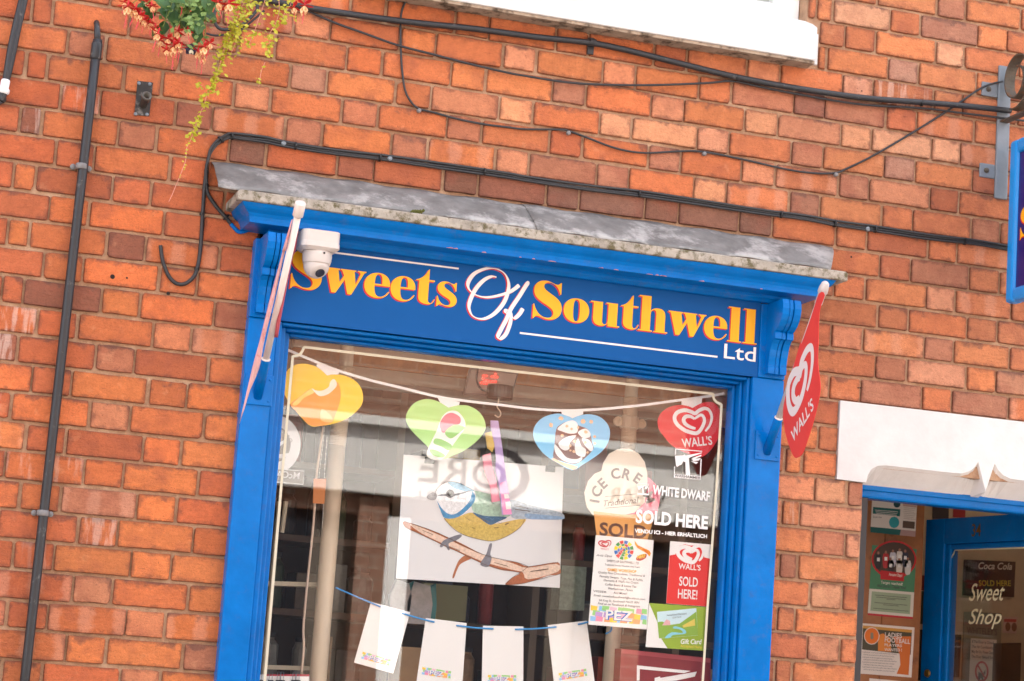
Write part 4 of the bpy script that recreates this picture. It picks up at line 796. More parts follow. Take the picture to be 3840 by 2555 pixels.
ink([(550, 750), (700, 735), (860, 690), (1000, 785), (1100, 815), (1440, 755), (1390, 850), (1250, 945), (1100, 1000), (960, 990), (760, 930), (640, 850)], (214, 184, 100), .0006)
ink([(870, 455), (1000, 470), (1200, 520), (1295, 560), (1285, 720), (1100, 742), (900, 700), (850, 600)], (178, 208, 186), .0006)
ink([(1280, 550), (1500, 605), (1700, 650), (1862, 700), (1862, 765), (1650, 768), (1480, 760), (1300, 742)], (176, 190, 202), .0009, 3)
ink([(1450, 700), (1650, 715), (1860, 735), (1860, 762), (1650, 765), (1480, 758)], (140, 172, 204), .0012, 3)
ink([(865, 688), (1000, 725), (1240, 738), (1150, 790), (1060, 825), (975, 775)], (52, 104, 140), .0009)
ink([(440, 505), (465, 430), (520, 375), (600, 345), (720, 370), (880, 450), (885, 540), (800, 680), (640, 735), (530, 700), (460, 570)], (238, 238, 240), .0009)
ink([(590, 345), (700, 352), (800, 400), (880, 450), (780, 452), (650, 412)], (118, 178, 210), .0012)
ink([(860, 455), (895, 520), (855, 610), (710, 735), (560, 752), (510, 670), (470, 560), (520, 640), (600, 705), (690, 695), (800, 600), (845, 520)], (70, 148, 196), .0012, 3)
ink([(355, 512), (420, 465), (468, 490), (450, 545), (390, 548)], (150, 148, 150), .0012)
ink([(470, 500), (560, 478), (680, 478), (860, 438), (690, 500), (560, 505)], (112, 116, 124), .0015, 3)
ink([(612+46*math.cos(a_), 480+46*math.sin(a_)) for a_ in [i*.7 for i in range(9)]], (92, 90, 94), .0018)
ink([(612+30*math.cos(a_), 480+30*math.sin(a_)) for a_ in [i*.7 for i in range(9)]], (44, 42, 46), .0021)
for q in ([(730, 930), (640, 955), (540, 1000), (500, 1060), (520, 1075), (560, 1050), (590, 1105), (610, 1095), (600, 1030), (680, 1000), (740, 955)], [(1050, 1040), (1015, 1150), (960, 1230), (955, 1275), (1040, 1290), (1075, 1190), (1060, 1150), (1080, 1040)]): ink(q, (130, 128, 136), .0012, 3)
for x0_, y0_, x1_, y1_ in ((560, 740, 600, 770), (700, 830, 740, 850), (850, 850, 880, 862), (1100, 855, 1150, 850), (1220, 820, 1260, 800), (780, 740, 830, 770), (300, 880, 420, 930), (600, 1060, 720, 1110), (1100, 1240, 1250, 1280), (1500, 1340, 1700, 1310), (1320, 610, 1480, 640), (1330, 650, 1500, 670), (900, 720, 1000, 770), (950, 750, 1040, 790)):
    ink([(x0_, y0_), (x1_, y1_), (x1_+6, y1_+9), (x0_+6, y0_+7)], (108, 84, 66), .0024, 0)
gb = random.Random(4)
def pen(pts, w, c, o_): ribbon([Vector((p.x, YP-o_, p.z)) for p in spline([at(*BD(x, y), YP) for x, y in pts], 4)], w).build('pen_line', P_('ink_%d_%d_%d' % c, c), bp_)
for q in ([(545, 750), (640, 860), (760, 935), (960, 992), (1100, 1003), (1250, 948), (1390, 852), (1440, 760)], [(440, 505), (465, 430), (520, 375), (600, 345), (720, 365), (880, 445)], [(105, 785), (480, 915), (980, 1155), (1350, 1240), (1480, 1288)], [(120, 855), (400, 985), (700, 1125), (1050, 1285), (1390, 1355)], [(1480, 1290), (1640, 1265), (1810, 1240)], [(1230, 1490), (1400, 1480), (1560, 1440), (1835, 1370)], [(1480, 1290), (1390, 1355), (1290, 1420), (1228, 1490)]): pen(q, .0014, (92, 64, 46), .0027)
for i in range(70):                        # feather and bark hatching
    k_ = gb.random()
    if k_ < .4: x, y = gb.uniform(640, 1300), gb.uniform(790, 960); q = [(x, y), (x+gb.uniform(20, 45), y+gb.uniform(-4, 14))]; c = gb.choice([(196, 156, 62), (236, 210, 128), (206, 170, 80)]); ok = y < 1000-abs(x-980)*.35
    elif k_ < .7: t = gb.random(); x, y = 1300+540*t, 590+130*t+gb.uniform(-20, 60)*(1-t*.5); q = [(x, y), (x+gb.uniform(30, 80), y+gb.uniform(8, 20))]; c = gb.choice([(120, 130, 142), (208, 216, 222), (128, 156, 186)]); ok = x < 1780
    elif k_ < .85: x = gb.uniform(900, 1200); y = 705+(x-900)*.14+gb.uniform(0, 60); q = [(x, y), (x+30, y+14), (x+44, y+2)]; c = gb.choice([(30, 70, 104), (96, 152, 184)]); ok = True
    else: x = gb.uniform(500, 860); y = gb.uniform(355, 430); q = [(x, y), (x+30, y+10)]; c = gb.choice([(80, 150, 190), (150, 204, 228)]); ok = y > 340+abs(x-700)*.4
    if ok: pen(q, .0011, c, .003+i*1e-6)
for x, y in ((1610, 1725), (2063, 1757)):
    k = at(x, y, YP); MB().box(k.x-.016, k.x+.016, YP-.006, YP+.008, k.z-.012, k.z+.008).build('binder_clip', M_BLK2, bp_)
    MB().tube([k+Vector((-.006, 0, .006)), k+Vector((-.004, 0, .03)), k+Vector((.004, 0, .03)), k+Vector((.006, 0, .006))], .0009, 6).build('clip_wire', M_STEEL, bp_.children[-1])
YS = .0675
fy = thing('shop_flyer', 'white flyer listing sweets and ice cream taped to the window', 'flyer')
board('sheet', mp(W6, [(330, 890), (1182, 965)])+mp(W7, [(1275, 808), (418, 735)]), YS, M_PAPER, fy, .0006)
M_INK = mat('ink_grey', (70, 68, 72), .7)
for body, a_, b_, h_, it in (('SWEETS OF SOUTHWELL LTD', W6(492, 1282), W6(962, 1322), 9, 0), ('Traditional Sweets, Novelties And Treats', W6(462, 1335), W6(975, 1375), 7, 0), ('Quality Fine Chocolates, Traditional &', W6(365, 1450), W6(1050, 1505), 8.5, .2), ('Novelty Sweets. Toys, Pez & Refills,', W7(578, 38), W7(1220, 100), 9, .2), ("Dennetts & Wall's Ice Cream", W7(640, 98), W7(1152, 140), 9, .2), ('Coffee Beans & Loose Tea', W7(662, 158), W7(1118, 195), 9, .2), ('Warhammer, Paints', W7(705, 218), W7(1068, 248), 9, .2), ('And More!!', W7(785, 282), W7(985, 298), 9, .2), ('Email: sweetsofsouthwell@outlook.com', W7(495, 318), W7(1250, 378), 8, .2), ('34 King St, Southwell NG25 0EN', W7(568, 392), W7(1165, 428), 8.5, .2), ('Find us on Facebook & Instagram', W7(555, 440), W7(1172, 485), 8.5, .2), ('VISSER', W7(485, 255), W7(685, 275), 8, 0), ("WALL'S", W6(400, 1102), W6(518, 1112), 7, 0), ('Artis Opus', W6(335, 1200), W6(570, 1215), 9, .35)):
    quad_text(body, a_, b_, h_, YS, M_INK if body != "WALL'S" else P_('logo_red', (206, 52, 60)), fy, shear=it, bold=.004)
quad_text('GAMES WORKSHOP', W6(500, 1415), W6(925, 1448), 11, YS, P_('games_orange', (244, 168, 30)), fy, bold=.03)
quad_text('NERF', W6(940, 1240), W6(1068, 1215), 14, YS, P_('nerf_yellow', (248, 206, 30)), fy, bold=.02, shear=.2, off=.0012)
printed('print', [sm(mp(W6, [(930, 1215), (1000, 1175), (1075, 1170), (1060, 1230), (985, 1268), (925, 1255)]), 3)], YS, P_('nerf_red', (176, 60, 40)), fy, .0006)
printed('print', [mp(W6, [(900, 970), (950, 1040), (1120, 1120), (1138, 1160), (1120, 1205), (1080, 1160), (940, 1080), (905, 1030)])], YS, P_('hot_orange', (244, 160, 30)), fy, .0006)
quad_text('HOT WHEELS', W6(935, 1065), W6(1110, 1175), 9, YS, P_('hot_red', (206, 40, 36)), fy, bold=.01, off=.0012)
heart_logo(fy, lambda x, y: W6(462+(x-1510)*.385, 1015+(y-530)*.30), HL1, HL2, .004, YS, P_('logo_red', (206, 52, 60)))
bc_ = [(40, 150, 70), (250, 214, 30), (30, 110, 190), (214, 44, 48)]; cx_, cy_ = 742, 1112
for ring_, (r0_, r1_) in enumerate(((0, 28), (32, 58), (62, 92), (96, 143))):
    ns = (3, 6, 9, 12)[ring_]
    for i in range(ns):
        a0_, a1_ = 2*math.pi*i/ns+.05, 2*math.pi*(i+1)/ns-.05; q = [(cx_+r1_*math.cos(a_), cy_+r1_*math.sin(a_)) for a_ in (a0_, (a0_+a1_)/2, a1_)]+[(cx_+r0_*math.cos(a_), cy_+r0_*math.sin(a_)) for a_ in (a1_, (a0_+a1_)/2, a0_)]
        printed('print', [mp(W6, q)], YS, P_('block%d' % ((i*3+ring_) % 4), bc_[(i*3+ring_) % 4]), fy, .0006)
def pez(par, corners, Y, big=False):       # sweet-strewn strip with its three letters
    a, b, c, d = [Vector((x, y, 0)) for x, y in corners]; uv_ = lambda u, v: ((a*(1-u)+b*u)*(1-v)+(d*(1-u)+c*u)*v)
    g_ = random.Random(3); o_ = .0004
    for j in range(3):
        for i in range(9):
            u, v = (i+g_.uniform(-.2, .4))/9, (j+g_.uniform(-.1, .2))/3; w_, h_ = .125, .36; cc_ = g_.choice([(244, 150, 176), (244, 190, 206), (250, 206, 70), (200, 160, 214), (150, 200, 240), (250, 170, 110), (160, 214, 130)])
            o_ += .000012; printed('print', [[tuple(uv_(min(1, max(0, uu)), min(1, max(0, vv))).xy) for uu, vv in ((u, v), (u+w_, v+.04), (u+w_-.01, v+h_), (u-.01, v+h_-.04))]], Y, P_('sweet_%d_%d_%d' % cc_, cc_), par, o_)
    p1, p2 = uv_(.27, .82), uv_(.75, .82); hgt = (uv_(.3, .18)-uv_(.3, .82)).length
    quad_text('PEZ', tuple(p1.xy), tuple(p2.xy), hgt, Y, P_('pez_blue', (40, 120, 200)), par, bold=.07, off=.001, height=True); quad_text('PEZ', tuple(p1.xy), tuple(p2.xy), hgt*.95, Y, M_PAPER, par, bold=.02, off=.0014, height=True)
pez(fy, mp(W7, [(455, 445), (1278, 510), (1270, 740), (440, 680)]), YS)
rs = thing('red_sticker', "red and white sold here sticker with heart logo low on the window", 'sticker')
board('sheet', mp(W6, [(1425, 978), (2028, 1030)])+mp(W7, [(2158, 472), (1560, 425)]), YS, M_PAPER, rs, .0005)
M_SRED = P_('sticker_red', (226, 44, 36)); M_SRED2 = M_SRED
printed('print', [mp(W6, [(1415, 1190), (1500, 1175), (1520, 1110), (1560, 1050), (1640, 1025), (1720, 1045), (1800, 1040), (1890, 1080), (1925, 1150), (1920, 1215), (2012, 1240)])+mp(W7, [(2157, 470), (1561, 423)])], YS, M_SRED, rs, .0003)
heart_logo(rs, lambda x, y: W6(1722+(x-1510)*.80, 1165+(y-530)*.78), HL1, HL2, .0135, YS, M_PAPER, .0008)
quad_text("WALL'S", W6(1545, 1385), W6(1868, 1412), 22, YS, M_PAPER, rs, bold=.015, height=True, off=.0008)
quad_text('SOLD', W7(1748, 160), W7(2022, 182), 36, YS, M_PAPER, rs, bold=.015, height=True, off=.0008); quad_text('HERE!', W7(1730, 345), W7(2015, 365), 36, YS, M_PAPER, rs, bold=.015, height=True, off=.0008)
gc = thing('gift_card_sticker', 'green gift card accepted here sticker below the red sticker', 'sticker')
board('sheet', mp(W7, [(1312, 418), (2155, 480), (2110, 1120), (1258, 1065)]), YS+.0008, P_('gift_green', (150, 176, 44)), gc, .0005)
printed('print', [mp(W7, [(1312, 422), (1440, 720), (1450, 880), (1580, 1084), (1258, 1064)])], YS, M_PAPER, gc, -.0004)
board('card', mp(W7, [(1425, 550), (2003, 495), (2028, 895), (1455, 940)]), YS, P_('gift_sky', (206, 230, 236)), gc, .0003)
gk = gc.children[-1]
printed('print', [mp(W7, [(1432, 700), (1500, 690), (1620, 740), (1760, 720), (1900, 620), (2003, 545), (2028, 893), (1455, 938)])], YS, P_('gift_hill', (140, 176, 62)), gk, .0003)
printed('print', [mp(W7, [(1800, 750), (1980, 650), (1985, 750), (1810, 780)])], YS, P_('gift_sand', (226, 200, 90)), gk, .0006); printed('print', [mp(W7, [(1500, 748), (1560, 660), (1615, 680), (1625, 745)])], YS, P_('gift_pink', (230, 176, 176)), gk, .0006)
printed('print', [sm(mp(W7, [(1540, 930), (1640, 850), (1800, 860), (1770, 810), (1660, 790), (1700, 760), (1830, 810), (1840, 870), (1660, 890), (1620, 928)]), 3)], YS, P_('gift_river', (140, 206, 222)), gk, .0006)
quad_text('Newark and Sherwood', W7(1570, 612), W7(1860, 585), 7, YS, M_INK, gk, shear=.2, off=.0008); quad_text('Gift Card', W7(1655, 648), W7(1780, 632), 7, YS, M_INK, gk, shear=.2, off=.0008)
quad_text('Gift Card', W7(1775, 1018), W7(2085, 1022), 19, YS, M_PAPER, gc, bold=.02, shear=.2, off=-.0002, height=True); quad_text('Accepted Here', W7(1770, 1068), W7(2080, 1090), 12, YS, P_('gift_yellow', (236, 200, 60)), gc, bold=.005, off=-.0002)
ic = thing('ice_cream_sign', 'ice cream cone shaped sign with cream and pink scoops behind the glass', 'sign')
YI = .09
board('scoop', mp(W3, [(160, 1560), (140, 1440), (190, 1290), (270, 1200), (355, 1165), (380, 1060), (450, 950), (560, 890), (700, 885), (820, 940), (900, 1050), (930, 1180), (935, 1300), (900, 1560)])+mp(W6, [(900, 560), (720, 600), (500, 590), (290, 600), (200, 480), (168, 330)]), YI, P_('scoop_cream', (222, 206, 186)), ic, .002)
board('scoop', mp(W6, [(1085, 40), (1180, 110), (1270, 230), (1275, 350), (1245, 500), (1180, 600), (720, 600), (850, 430), (950, 250), (1040, 120)]), YI+.0022, P_('scoop_pink', (222, 96, 122)), ic, .002, 3)
board('cone', mp(W6, [(300, 540), (720, 590), (1190, 580), (1150, 760), (1090, 960), (345, 905)]), YI-.0023, P_('cone_orange', (228, 164, 92)), ic, .002)
M_CHOC = P_('choc_letters', (92, 56, 44))
for chr_, x0_, y0_, x1_, y1_, h_ in (('I', 395, 455, 395, 345, 45), ('C', 395, 370, 375, 210, 40), ('E', 500, 190, 400, 60, 45)): pass
def arc_char(ch, cx0, cy0, ang, hz, f=W3, par=None, Y=None):
    c = at(*f(cx0, cy0), Y); a_ = R(ang); xd = Vector((math.cos(a_), 0, math.sin(a_))); zd = Vector((-math.sin(a_), 0, math.cos(a_))); s_ = (at(*f(cx0, cy0-hz), Y)-c).length
    text(ch, s_*1.35, M_CHOC, par, c-zd*s_*.5+Vector((0, -.001, 0)), xd, zd, 'lettering', align='CENTER', bold=.03)
for ch, x, y, an in (('I', 262, 1545, 86), ('C', 290, 1425, 66), ('E', 365, 1320, 46), ('C', 530, 1195, 14), ('R', 675, 1205, -14), ('E', 815, 1255, -30), ('A', 905, 1390, -48), ('M', 960, 1500, -66)): arc_char(ch, x, y, an, 135, W3, ic, YI)
quad_text('Traditional', W6(450, 470), W6(970, 415), 24, YI, P_('trad_grey', (120, 96, 84)), ic, shear=.35, bold=.01); quad_text('SOLD', W6(380, 890), W6(1075, 940), 52, YI-.0023, M_CHOC, ic, bold=.03, height=True)
for a_, b_ in ((W6(465, 325), W6(925, 285)), (W6(470, 495), W6(980, 452))): ribbon([at(*a_, YI-.0006), at(*b_, YI-.0006)], .0016).build('rule', M_CHOC, ic)
hobby = thing('hobby_sticker', 'white lettered sold here sticker with hammer emblem on the right of the pane', 'sticker')
M_VIN = P_('white_vinyl', (240, 238, 234), .5); YV = .0583
for body, a_, b_, h_ in (('WHITE DWARF', W6(1160, 285), W6(2005, 388), 37), ('SOLD HERE', W6(915, 700), W6(1975, 800), 52), ('VENDU ICI - HIER ERHÄLTLICH', W6(900, 850), W6(1965, 935), 18)):
    quad_text(body, a_, b_, h_, YV, M_VIN, hobby, bold=.038, height=True, off=.0)
quad_text('WARHAMMER', W3(1275, 1240), W3(1602, 1272), 11, YV, P_('vinyl_ink', (60, 58, 58)), hobby, bold=.01, off=.0008)
def emblem(f, par, Y, off, mm):            # square frame with hammer head and rays
    for q in ([(0, 0), (100, 0), (100, 3), (3, 3), (3, 22), (0, 22)], [(0, 26), (30, 22), (36, 18), (40, 22), (98, 6), (100, 8), (60, 26), (52, 30), (60, 92), (44, 92), (40, 46), (32, 44), (27, 56), (18, 60), (10, 66), (6, 60)], [(62, 30), (98, 14), (98, 19), (70, 34)], [(62, 34), (97, 26), (90, 36), (70, 40)], [(60, 40), (88, 42), (80, 50)], [(0, 92), (100, 92), (100, 106), (0, 106)], [(0, 64), (3, 64), (3, 92), (0, 92)], [(96, 30), (100, 30), (100, 92), (96, 92)]):
        printed('emblem', [[f(x, y) for x, y in q]], Y, mm, par, off)
emblem(lambda x, y: W3(1285-(y*.18)+x*3.4, 885+x*.28+y*3.45), hobby, YV, 0, M_VIN); emblem(lambda x, y: W3(808+x*1.45, 1320+x*.1+y*1.35), hobby, YV, 0, M_VIN)
rb = thing('red_box', 'dark red games box with white emblem at the bottom right of the window', 'box')
MB().slab([at(x, y, .1) for x, y in mp(W7, [(900, 1090), (2215, 1230), (2215, 1900), (860, 1900)])], (0, .06, 0)).build('carton', mat('box_red', (134, 20, 34), .4, var=.1), rb)
ribbon([at(*W7(905, 1125), .0992), at(*W7(2212, 1268), .0992)], .014).build('tape_strip', P_('box_edge', (164, 62, 70)), rb)
printed('emblem', [mp(W7, [(1130, 1335), (1920, 1418), (1820, 1450), (1172, 1390), (1168, 1560), (1128, 1560)])], .1, M_PAPER, rb, .0006); printed('emblem', [mp(W7, [(1390, 1520), (1470, 1500), (1475, 1520), (2010, 1428), (1980, 1500), (1700, 1560), (1390, 1600)])], .1, M_PAPER, rb, .0006)
# ---- card bunting on blue string
cb_ = thing('card_bunting', 'row of four white cards strung on blue cord low in the window', 'bunting')
YC = .14
CARDS = [[W5(1520, 565), W5(2015, 695), W5(1800, 1470), W5(1305, 1330)], [(1597, 2318), (1750, 2337), (1733, 2580), (1561, 2562)], [(1811, 2347), (1963, 2350), (1962, 2590), (1806, 2586)], [(2054, 2345), (2200, 2328), (2232, 2570), (2080, 2588)]]
STR = [[W5(1415, 1190), W5(1770, 1292), W5(1742, 1372), W5(1395, 1280)], [B8(560, 1468), B8(758, 1498), B8(752, 1550), B8(555, 1520)], [B8(1012, 1522), B8(1208, 1525), B8(1206, 1580), B8(1010, 1576)], [B8(1500, 1510), B8(1690, 1480), B8(1698, 1530), B8(1505, 1562)]]
for q, s_ in zip(CARDS, STR):
    o = board('card', q, YC, M_PAPER, cb_, .0008); pez(o, s_, YC-.0004)
for pts in ([W5(1075, 385), W5(1350, 505), W5(1640, 627)], [W5(1910, 708), W5(2120, 770), W5(2320, 820)], [B8(795, 1183), B8(920, 1198), B8(1050, 1206)], [B8(1200, 1210), B8(1340, 1205), B8(1485, 1193)], [B8(1635, 1175), B8(1670, 1168), B8(1705, 1158)]):
    MB().tube(px_line(pts, YC-.004), .0028, 8).build('cord', mat('blue_cord', (64, 150, 214), .6), cb_, smooth=True)
MB().tube(px_line([W7(760, 765), W7(745, 830), W7(670, 872)], YC), .0028, 8).build('cord', MATS['blue_cord'], cb_, smooth=True)
# ---- pipes, threaded collars
M_CREAMP = mat('cream_plastic', (226, 204, 176), .45, var=.06, scale=8)
def prop(name, label, top, bot, r0_, r1_, th, Y=.36, wings=None):
    t = thing(name, label, 'pole'); a, b = at(*top, Y), at(*bot, Y); d = b-a; L = d.length; a = a-d*.08
    MB().tube([a, at(*th[0], Y)], r0_, 18).build('upper_tube', M_CREAMP, t, smooth=True)
    MB().tube([at(*th[-1], Y), b+d*.7], r1_, 20).build('lower_tube', M_CREAMP, t, smooth=True)
    m = MB(); A, B_ = at(*th[0], Y), at(*th[-1], Y); n = int((B_-A).length/.0055); pf = []
    for i in range(n): h_ = i*(B_-A).length/n; pf += [(r1_*.93, h_), (r1_*1.04, h_+.0012), (r1_*1.04, h_+.003), (r1_*.93, h_+.0042)]
    m.lathe(pf, A, B_-A, 18).build('thread', M_CREAMP, t)
    if wings:
        k = at(*wings, Y); MB().lathe([(r1_*1.12, -.022), (r1_*1.25, -.018), (r1_*1.25, .018), (r1_*1.12, .022)], k, d, 20).build('collar', M_CREAMP, t)
        for sx in (-1, 1): MB().lathe([(.012, -.006), (.017, -.004), (.017, .006), (.009, .008), (.009, .002)], k+Vector((sx*(r1_+.017), -.004, 0)), (0, -1, 0.1), 14).build('wing', M_CREAMP, t.children[-1])
    return t
prop('telescopic_pole', 'cream telescopic pole with threaded sleeve at the left of the window', (1302, 1275), (1195, 2540), .0235, .0288, [W1(1000, 540), W4(1190, 290)])
prop('telescopic_pole', 'cream telescopic pole with winged collar behind the ice cream sign', (2374, 1440), (2287, 2540), .0225, .0265, [W3(725, 240), W3(690, 900)], wings=W3(705, 560))
# ---- display motor, lamp, hook and hanging sweets
lp = thing('led_floodlight', 'square clear framed lamp with small red lights under the window head', 'lamp')
YF = .3
MB().slab([at(x, y, YF+.03) for x, y in mp(W2, [(380, 185), (985, 240), (890, 530), (300, 500)])], (0, .02, 0)).build('body', mat('lamp_body', (196, 172, 158), .4), lp)
MB().tube([at(*W2(x, y), YF+.028) for x, y in [(385, 180), (980, 238), (900, 525), (310, 495), (385, 180)]], .0045, 6).build('rim', mat('lamp_rim', (150, 134, 126), .4), lp)
M_LED = mat('red_led', (255, 40, 30), .4, emit=2.)
for x, y in ((550, 268), (588, 268), (655, 278), (690, 282), (722, 285), (566, 330), (600, 332), (634, 338), (668, 340), (700, 342), (520, 358), (553, 362), (587, 366), (545, 300), (700, 248)):
    MB().lathe([(.0021, 0), (.0015, .0018)], at(*W2(x, y), YF+.028), (0, -1, 0), 8).build('led', M_LED, lp)
mo = thing('display_motor', 'round black hanging display motor with cable and hook in the window', 'motor')
k = at(*W2(757, 480), YF-.06); MB().lathe([(.044, .022), (.045, .018), (.045, -.018), (.043, -.022)], k, (0, 0, 1), 24).build('body', mat('motor_black', (40, 30, 28), .35), mo, smooth=False)
MB().tube(px_line(mp(W2, [(600, 465), (530, 445), (478, 380), (462, 300), (478, 170)]), YF-.06), .0035, 8).build('cable', M_BLK2, mo, smooth=True)
MB().tube(px_line(mp(W2, [(742, 545), (735, 600), (720, 660), (760, 720), (765, 765), (735, 790), (690, 765)]), YF-.06), .0022, 8).build('hook', M_CREAM, mo, smooth=True)
sw = thing('sweet_tubes', 'hanging purple and pink packets of sweets on a hook before the poster', 'sweets')
YW = .17
board('packet', [W2(640, 830), W2(735, 835), W2(760, 990), W2(790, 1200), W2(830, 1500), BD(1230, 250), BD(1270, 480), BD(1300, 710), BD(1195, 715), BD(1170, 450), BD(1120, 200), W2(710, 1300), W2(680, 1100), W2(640, 920)], YW, mat('purple_wrap', (186, 160, 214), .35), sw, .006)
printed('label', [mp(BD, [(1165, 360), (1245, 340), (1300, 705), (1205, 712)])], YW, P_('wrap_pink', (236, 150, 196)), sw, .0006); printed('label', [mp(BD, [(1210, 485), (1262, 482), (1276, 530), (1220, 535)])], YW, M_PAPER, sw, .0012); printed('label', [mp(BD, [(1225, 570), (1280, 565), (1292, 650), (1236, 655)])], YW, M_PAPER, sw, .0012)
board('packet', [W2(570, 990), W2(650, 970), W2(690, 1150), W2(660, 1230), W2(600, 1180)], YW, mat('yellow_wrap', (222, 186, 84), .35), sw, .006)
board('packet', [W2(540, 1270), W2(640, 1240), W2(660, 1420), BD(1130, 350), BD(1170, 560), BD(1080, 575), BD(1060, 400), BD(990, 200)], YW+.008, mat('pink_wrap', (232, 140, 160), .35), sw, .006)
sg2 = thing('round_hanging_sign', 'dark brown round sign with white ring, reversed lettering, at the left pane edge', 'sign')
YG = .12; M_BRN = P_('sign_brown', (84, 70, 60))
cx_, cy_ = W4(270, 260); rr_ = 98
def ring_pts(r, n=40): return [(cx_+r*math.cos(2*math.pi*i/n), cy_+r*1.12*math.sin(2*math.pi*i/n)) for i in range(n)]
board('disc', ring_pts(rr_+2), YG, M_BRN, sg2, .01)
printed('ring', [ring_pts(rr_), ring_pts(rr_-37)], YG, P_('sign_ring', (200, 196, 194)), sg2, .0006)
printed('spokes', [mp(W4, [(330, 250), (420, 190), (430, 230), (330, 310)])], YG, MATS['print_sign_ring'], sg2, .0009); printed('spokes', [mp(W4, [(310, 410), (500, 390), (510, 440), (310, 470)])], YG, MATS['print_sign_ring'], sg2, .0009)
board('plate', mp(W4, [(270, 615), (715, 650), (700, 860), (270, 820)]), YG-.002, M_BRN, sg2, .004)
MB().tube([at(x, y, YG-.004) for x, y in mp(W4, [(270, 622), (708, 656), (692, 852), (270, 815)])], .0014, 6).build('plate_edge', MATS['print_sign_ring'], sg2)
a_, b_ = at(*W4(632, 772), YG-.005), at(*W4(290, 742), YG-.005); text('McCA', .03, MATS['print_sign_ring'], sg2, a_, b_-a_, Vector((.08, 0, 1)), 'lettering', width=(b_-a_).length, bold=.01)
for ch, x, y, an in (('G', 510, 205, -32), ('E', 470, 150, -24), ('T', 388, 92, -12)):
    c = at(*W4(x, y), YG-.001); t_ = R(an); xd = -Vector((math.cos(t_), 0, math.sin(t_))); zd = Vector((-math.sin(t_), 0, math.cos(t_))); text(ch, .017, M_BRN, sg2, c-zd*.006, xd, zd, 'lettering', align='CENTER', bold=.01)
tg = thing('brown_tag', 'orange brown cardboard tag on bead chains beside the left pole', 'tag')
board('tag', mp(W4, [(848, 765), (1035, 770), (1005, 1135), (838, 1128)]), .2, mat('tag_brown', (190, 116, 62), .7), tg, .004)
for pts in ([(1010, 0), (985, 240), (950, 520), (925, 745)], [(1045, 150), (1020, 480), (1010, 640), (1008, 760)], [(880, 1140), (875, 1210)], [(990, 1140), (985, 1300), (975, 1500)]):
    Pq = px_line(mp(W4, pts), .2, 8); m = MB(); m.tube(Pq, .0006, 4); L = 0
    for i in range(1, len(Pq)):
        L += (Pq[i]-Pq[i-1]).length
        if L > .012: L = 0; m.lathe([(.0003, -.0019), (.0019, 0), (.0003, .0019)], Pq[i], (0, 0, 1), 6)
    o = m.build('bead_chain', mat('bead_white', (232, 226, 214), .4), tg); o['kind'] = 'stuff'
cable('beige_cord', 'beige flex hanging down beside the left telescopic pole', [W4(985, 0), W4(930, 420), W4(885, 760), W4(860, 1200), W4(830, 1560), W5(700, 480), W5(665, 900), W5(670, 1150), W5(640, 1470)], .0042, .22, m=mat('beige_flex', (206, 180, 160), .6))
for (x, y), wh in zip((W5(120, 1440), W5(250, 1440), W5(350, 1440), W5(395, 1440), W5(545, 1440), W5(590, 1440)), ('leftmost', 'second from the left', 'third from the left', 'third from the right', 'second from the right', 'rightmost')):
    t = tag(MB().box(at(x, y+40, .12).x-.008, at(x, y+40, .12).x+.008, .112, .126, at(x, y+40, .12).z-.012, at(x, y+40, .12).z+.006).build('binder_clip', M_BLK2), 'black binder clip on the white card, ' + wh + ' of the six', 'clip', 'binder clips along the white board')
    k = at(x, y+34, .118); MB().tube([k+Vector((-.005, 0, 0)), k+Vector((-.004, 0, .026)), k+Vector((.004, 0, .026)), k+Vector((.005, 0, 0))], .0009, 6).build('wire_handle', M_STEEL, t)
wb = thing('white_board', 'white card with red edge clipped at the bottom left of the window', 'card')
board('sheet', mp(W5, [(85, 1480), (740, 1478), (740, 1800), (60, 1800)]), .125, M_PAPER, wb, .003); printed('print', [mp(W5, [(195, 1478), (740, 1478), (740, 1505), (195, 1500)])], .125, P_('board_red', (176, 50, 66)), wb, .0005)
# ---- behind: wooden pelmet, shelving, stock
pm = thing('pelmet', 'wooden plank and cream boarding running across inside the window head', 'pelmet')
M_PINE = mat('pine_board', (206, 132, 70), .6, var=.3, scale=14, bump=.15, bscale=30, dirt=((150, 92, 52), 9, .35))
za, zb_ = at(1900, 1394, .5).z, at(1900, 1438, .5).z; zc_ = at(1900, 1486, .5).z; zd_ = at(1900, 1512, .5).z; ze_ = at(1900, 1560, .5).z
MB().box(-.62, 1.2, .5, .53, zb_, za).build('plank', M_PINE, pm); MB().box(-.62, 1.2, .49, .53, za+.001, 3.02).build('top_board', mat('cream_boarding', (214, 188, 164), .7, var=.1), pm)
MB().box(-.62, 1.2, .5, .53, zc_, zb_-.001).build('board', MATS['cream_boarding'], pm); MB().box(-.62, 1.2, .495, .53, zd_, zc_-.001).build('lip', mat('grey_lip', (160, 146, 132), .6), pm)
bx_ = thing('stock_shelves', 'dim wooden shelves of jars and boxes at the back of the display', 'shelves')
YK = 1.15
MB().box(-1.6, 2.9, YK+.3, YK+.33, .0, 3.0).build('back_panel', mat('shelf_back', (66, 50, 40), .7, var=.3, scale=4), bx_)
for i, z_ in enumerate((1.35, 1.62, 1.89, 2.16, 2.43, 2.7)): MB().box(-1.6, 1.3, YK, YK+.3, z_-.012, z_+.012).build('shelf', mat('shelf_wood', (96, 74, 58), .6, var=.2), bx_)
for x_ in (-1.6, -.62, -.05, .52, 1.1): MB().box(x_-.014, x_+.014, YK-.002, YK+.3, 0, 3.0).build('upright', mat('shelf_post', (120, 104, 88), .6), bx_)
